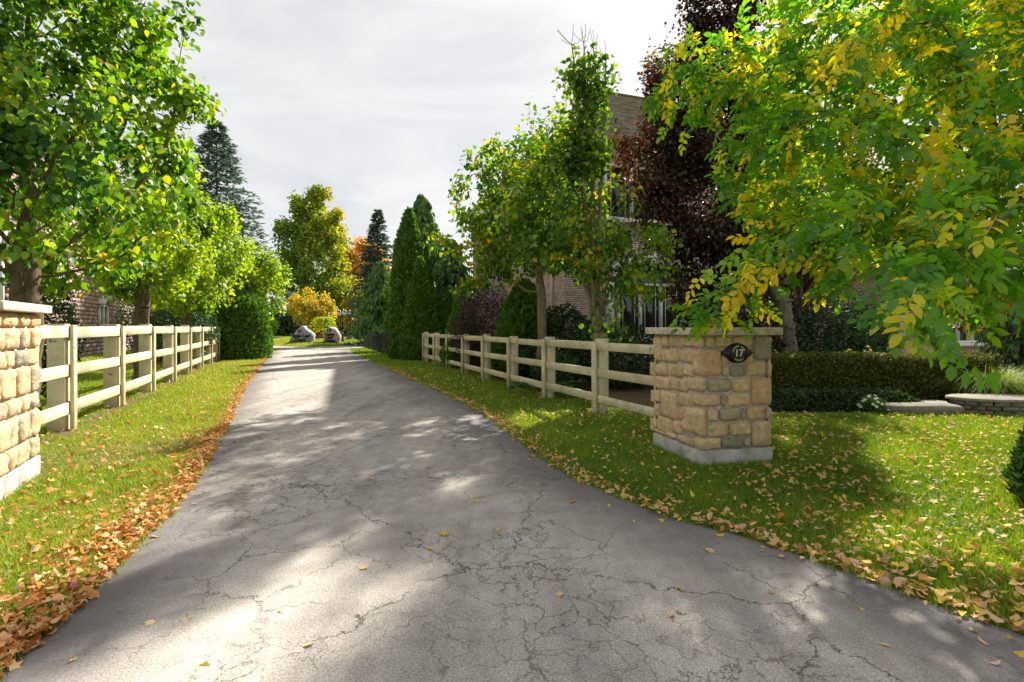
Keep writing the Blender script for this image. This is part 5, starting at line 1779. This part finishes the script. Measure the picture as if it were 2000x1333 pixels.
hosta('broad-leaved hosta seen between the right fence rails, nearer the pillar', (1.15, 10.6), .52, 250)
hosta('broad-leaved hosta under the slender tree, seen through the fence', (.15, 11.0), .36, 251)

# ------------------------------------------------------------------ woods beyond
def distant_wood():
    rng = np.random.default_rng(260)
    n = 70000
    a = rng.uniform(-1.25, .9, n); d = rng.uniform(88, 104, n)
    X = a * d; Y = d
    top = 5.2 + 2.4 * hnoise(np.stack([X * .16, Y * 0, Y * 0], 1), 1, 3) + 1.2 * hnoise(np.stack([X * .5, Y * 0, Y * 0], 1), 1, 5)
    Z = top * rng.random(n) ** .8
    P = np.stack([X, Y, Z], 1)
    o = leaf_part('distant_wood', P, rng.normal(size=P.shape), rng.normal(size=P.shape) + [0, -.5, .6], rng.uniform(.5, 1.1, n), .55, rng.normal(.4, .22, n) + hnoise(P, .25, 2) * .2, T_DIA, M['conifer'], None, 'stuff')
    tag(o, 'dark line of trees far beyond the island', 'wood')


distant_wood()
for i, (x, y, h, r, lb) in enumerate([(-36, 66, 9.0, 3.2, 'dark green spruce left of the maple, behind the pale small spruce'), (-31.5, 62, 6.0, 2.4, 'low dark spruce behind the blue-grey boulder'),
                                      (-19.6, 76, 7.5, 2.8, 'dark spruce behind the farthest lamp post')]):
    conifer('spruce_tree', lb, 'tree', (x, y, 0), h, r, M['conifer'], 270 + i, None, .45, 9, .5, 24, .3, z0=.02)
shrub('leafy_shrub', 'light green bush left of the boulders beyond the road', 'shrub', (-26.8, 55, 0), 1.5, 1.3, 1.4, 2600, .22, 'pear_lime', 275, tint=(.3, .2))

# ------------------------------------------------------------------ fallen leaves
def fallen():
    rng = np.random.default_rng(300)
    P, T = [], []
    def add(X, Y, z, t): P.append(np.stack([X, Y, z], 1)); T.append(t)
    # left drift along the asphalt edge: thick near the viewer
    n = 7800
    Y = 1.9 + 22 * rng.random(n) ** 2.1
    wdt = np.interp(Y, [1.9, 3, 5, 8, 24], [.85, .70, .40, .22, .14])
    off = rng.exponential(1, n) * wdt * .55 - .06 * rng.random(n) ** 2
    X = xl(Y) - off
    add(X, Y, rng.uniform(.012, .06, n) * np.clip(1.2 - off / wdt, .3, 1), np.clip(rng.choice([.1, .27, .3, .36, .42, .5, .58], n) + rng.normal(0, .05, n), 0, .62))
    n = 2600                                                          # left lawn
    Y = 2.0 + 18 * rng.random(n) ** 1.5; X = xl(Y) - rng.random(n) * np.interp(Y, [2, 5, 8, 20], [2.2, 2.1, 3.0, 3.6])
    add(X, Y, rng.uniform(.03, .06, n), np.clip(rng.choice([.2, .3, .45, .55, .72, .9, 1], n, p=[.2, .25, .2, .15, .08, .07, .05]) + rng.normal(0, .04, n), 0, 1))
    # right edge drift, thinner
    n = 2000
    Y = 2.0 + 18 * rng.random(n) ** 1.6; off = rng.exponential(1, n) * .10 - .05 * rng.random(n) ** 2
    tn = np.interp(Y, [2, 4, 8, 20], [1, .9, .9, .8])
    X = xr(Y) + off * tn + .01
    add(X, Y, rng.uniform(.015, .05, n), np.clip(rng.choice([.3, .45, .52, .58, .68, .75, .85], n) + rng.normal(0, .04, n), 0, .95))
    # right lawn
    n = 13500
    Y = 2.2 + 9 * rng.random(n) ** 1.15; mx_ = np.minimum(1.5 * Y + 1.2, 9.5)
    X = xr(Y) + (mx_ - xr(Y)) * rng.random(n)
    keep = (Y < 8.6) & ~((X > 1.7) & (X < 2.9) & (Y > 5.3) & (Y < 6.55))
    dens = np.clip(.55 + .45 * hnoise(np.stack([X, Y, X * 0], 1), .7, 7) + np.where(X > 2.0, .25, -.1), .1, 1)
    keep &= rng.random(n) < dens * np.clip((mx_ - xr(Y)) / (1.9 * Y), .0, 1.0)
    X, Y = X[keep], Y[keep]; n = len(X)
    add(X, Y, rng.uniform(.03, .062, n), np.clip(rng.choice([.3, .5, .58, .66, .72, .76, .8, .9], n, p=[.08, .1, .2, .16, .18, .14, .08, .06]) + rng.normal(0, .03, n), 0, .97))
    n = 700                                                           # right verge farther on
    Y = 8 + 10 * rng.random(n); X = xr(Y) + rng.random(n) * 2.4
    add(X, Y, rng.uniform(.04, .06, n), np.clip(rng.choice([.5, .6, .72, .78], n) + rng.normal(0, .03, n), 0, 1))
    Pz, Tz = np.concatenate(P), np.concatenate(T)
    # few on the asphalt
    m = 105
    Y = 2.1 + 9 * rng.random(m) ** 1.6; X = xl(Y) + (xr(Y) - xl(Y)) * rng.random(m)
    rt = rng.random(m) < .45
    X = np.where(rt, xr(Y) - rng.exponential(.35, m), X)
    A = np.stack([X, Y, np.full(m, .022)], 1)
    TA = np.clip(rng.choice([.3, .5, .58, .72, .77, .9, 1.0], m, p=[.1, .2, .25, .22, .13, .06, .04]), 0, 1)
    onroad = np.concatenate([np.zeros(len(Pz), bool), np.ones(m, bool)])
    Pz, Tz = np.concatenate([Pz, A]), np.concatenate([Tz, TA])
    n = len(Pz)
    th = rng.random(n) * 2 * math.pi
    D = np.stack([np.cos(th), np.sin(th), rng.normal(0, .35, n)], 1)
    N = np.stack([rng.normal(0, .5, n), rng.normal(0, .5, n), np.ones(n)], 1)
    D[onroad, 2] *= .3; N[onroad, :2] *= .25
    L = np.clip(rng.lognormal(math.log(.046), .30, n),   .022, .070) * np.where(onroad, 1.15, 1); W = L * rng.uniform(.45, 1.1, n)
    vis = (np.abs(Pz[:, 0]) < Pz[:, 1] * 1.0) & (Pz[:, 1] > 2.08)
    score = np.where(vis, L / Pz[:, 1], 0) + np.where(onroad & vis, 10, 0)
    o = np.argsort(-score); a, b = o[:300], o[300:]
    a8 = np.linspace(0, 2 * math.pi, 11)[:-1]                        # lobed maple leaf
    sr = np.where(np.arange(10) % 2 == 0, .56, .27)
    T_STAR = (np.array([(0, .5, .0)] + [(r * math.sin(t), .5 - r * math.cos(t), .10 * (r > .4)) for r, t in zip(sr, a8)]), np.array([(0, 1 + i, 1 + (i + 1) % 10) for i in range(10)]))
    shapes = (T_OVAL, T_HEART, T_STAR, T_OVAL)
    curl = rng.uniform(-3.0, 3.5, n)
    VV, FF, TT, off = [], [], [], 0
    for k, tm in enumerate(shapes):
        c = b[k::4]
        V, F, t = leaf_arrays(Pz[c], D[c], N[c], L[c] * (.95 if k == 2 else 1), np.maximum(W[c], L[c] * (.95 if k == 2 else 0)), np.clip(Tz[c], 0, 1), tm, curl[c])
        V[:, 2] = np.maximum(V[:, 2], .006)
        VV.append(V); FF.append(F + off); TT.append(t); off += len(V)
    part('leaf_litter', np.concatenate(VV), np.concatenate(FF), M['litter'], None, attrs={'tint': np.concatenate(TT)}, kind='stuff')
    tag(bpy.data.objects['leaf_litter'], 'drifts of orange, brown and yellow fallen leaves on the lawns', 'fallen leaves')
    S = unit(np.cross(unit(D), N)); Du = unit(D); Nu = np.cross(S, Du)
    vs = []
    for q, tm in enumerate(shapes[:3]):
        for cu in (1.0, -1.6, 2.8):
            vs.append([mesh('fallen_leaf', tm[0] * [1, 1, cu], tm[1], M['litter'], attrs={'tint': np.full(len(tm[0]), (k + .5) / 14)}) for k in range(14)])
    cname = lambda t: 'dark red-brown' if t < .2 else 'orange' if t < .42 else 'tan' if t < .64 else 'yellow' if t < .83 else 'pinkish'
    for i in a:
        ob = bpy.data.objects.new('fallen_leaf', vs[int(rng.integers(0, 9))][min(13, int(Tz[i] * 14))]); COL.objects.link(ob)
        s, d, nv, p = S[i] * W[i], Du[i] * L[i], Nu[i] * L[i], Pz[i]
        ob.matrix_world = Matrix(((s[0], d[0], nv[0], p[0]), (s[1], d[1], nv[1], p[1]), (s[2], d[2], nv[2], p[2]), (0, 0, 0, 1)))
        c = cname(Tz[i])
        where = 'lying loose on the asphalt' if onroad[i] else 'in the grass left of the driveway' if Pz[i, 0] < 0 else 'in the grass right of the driveway'
        tag(ob, f'{c} fallen leaf {where}', 'leaf', f'{c} leaves {where}')


fallen()
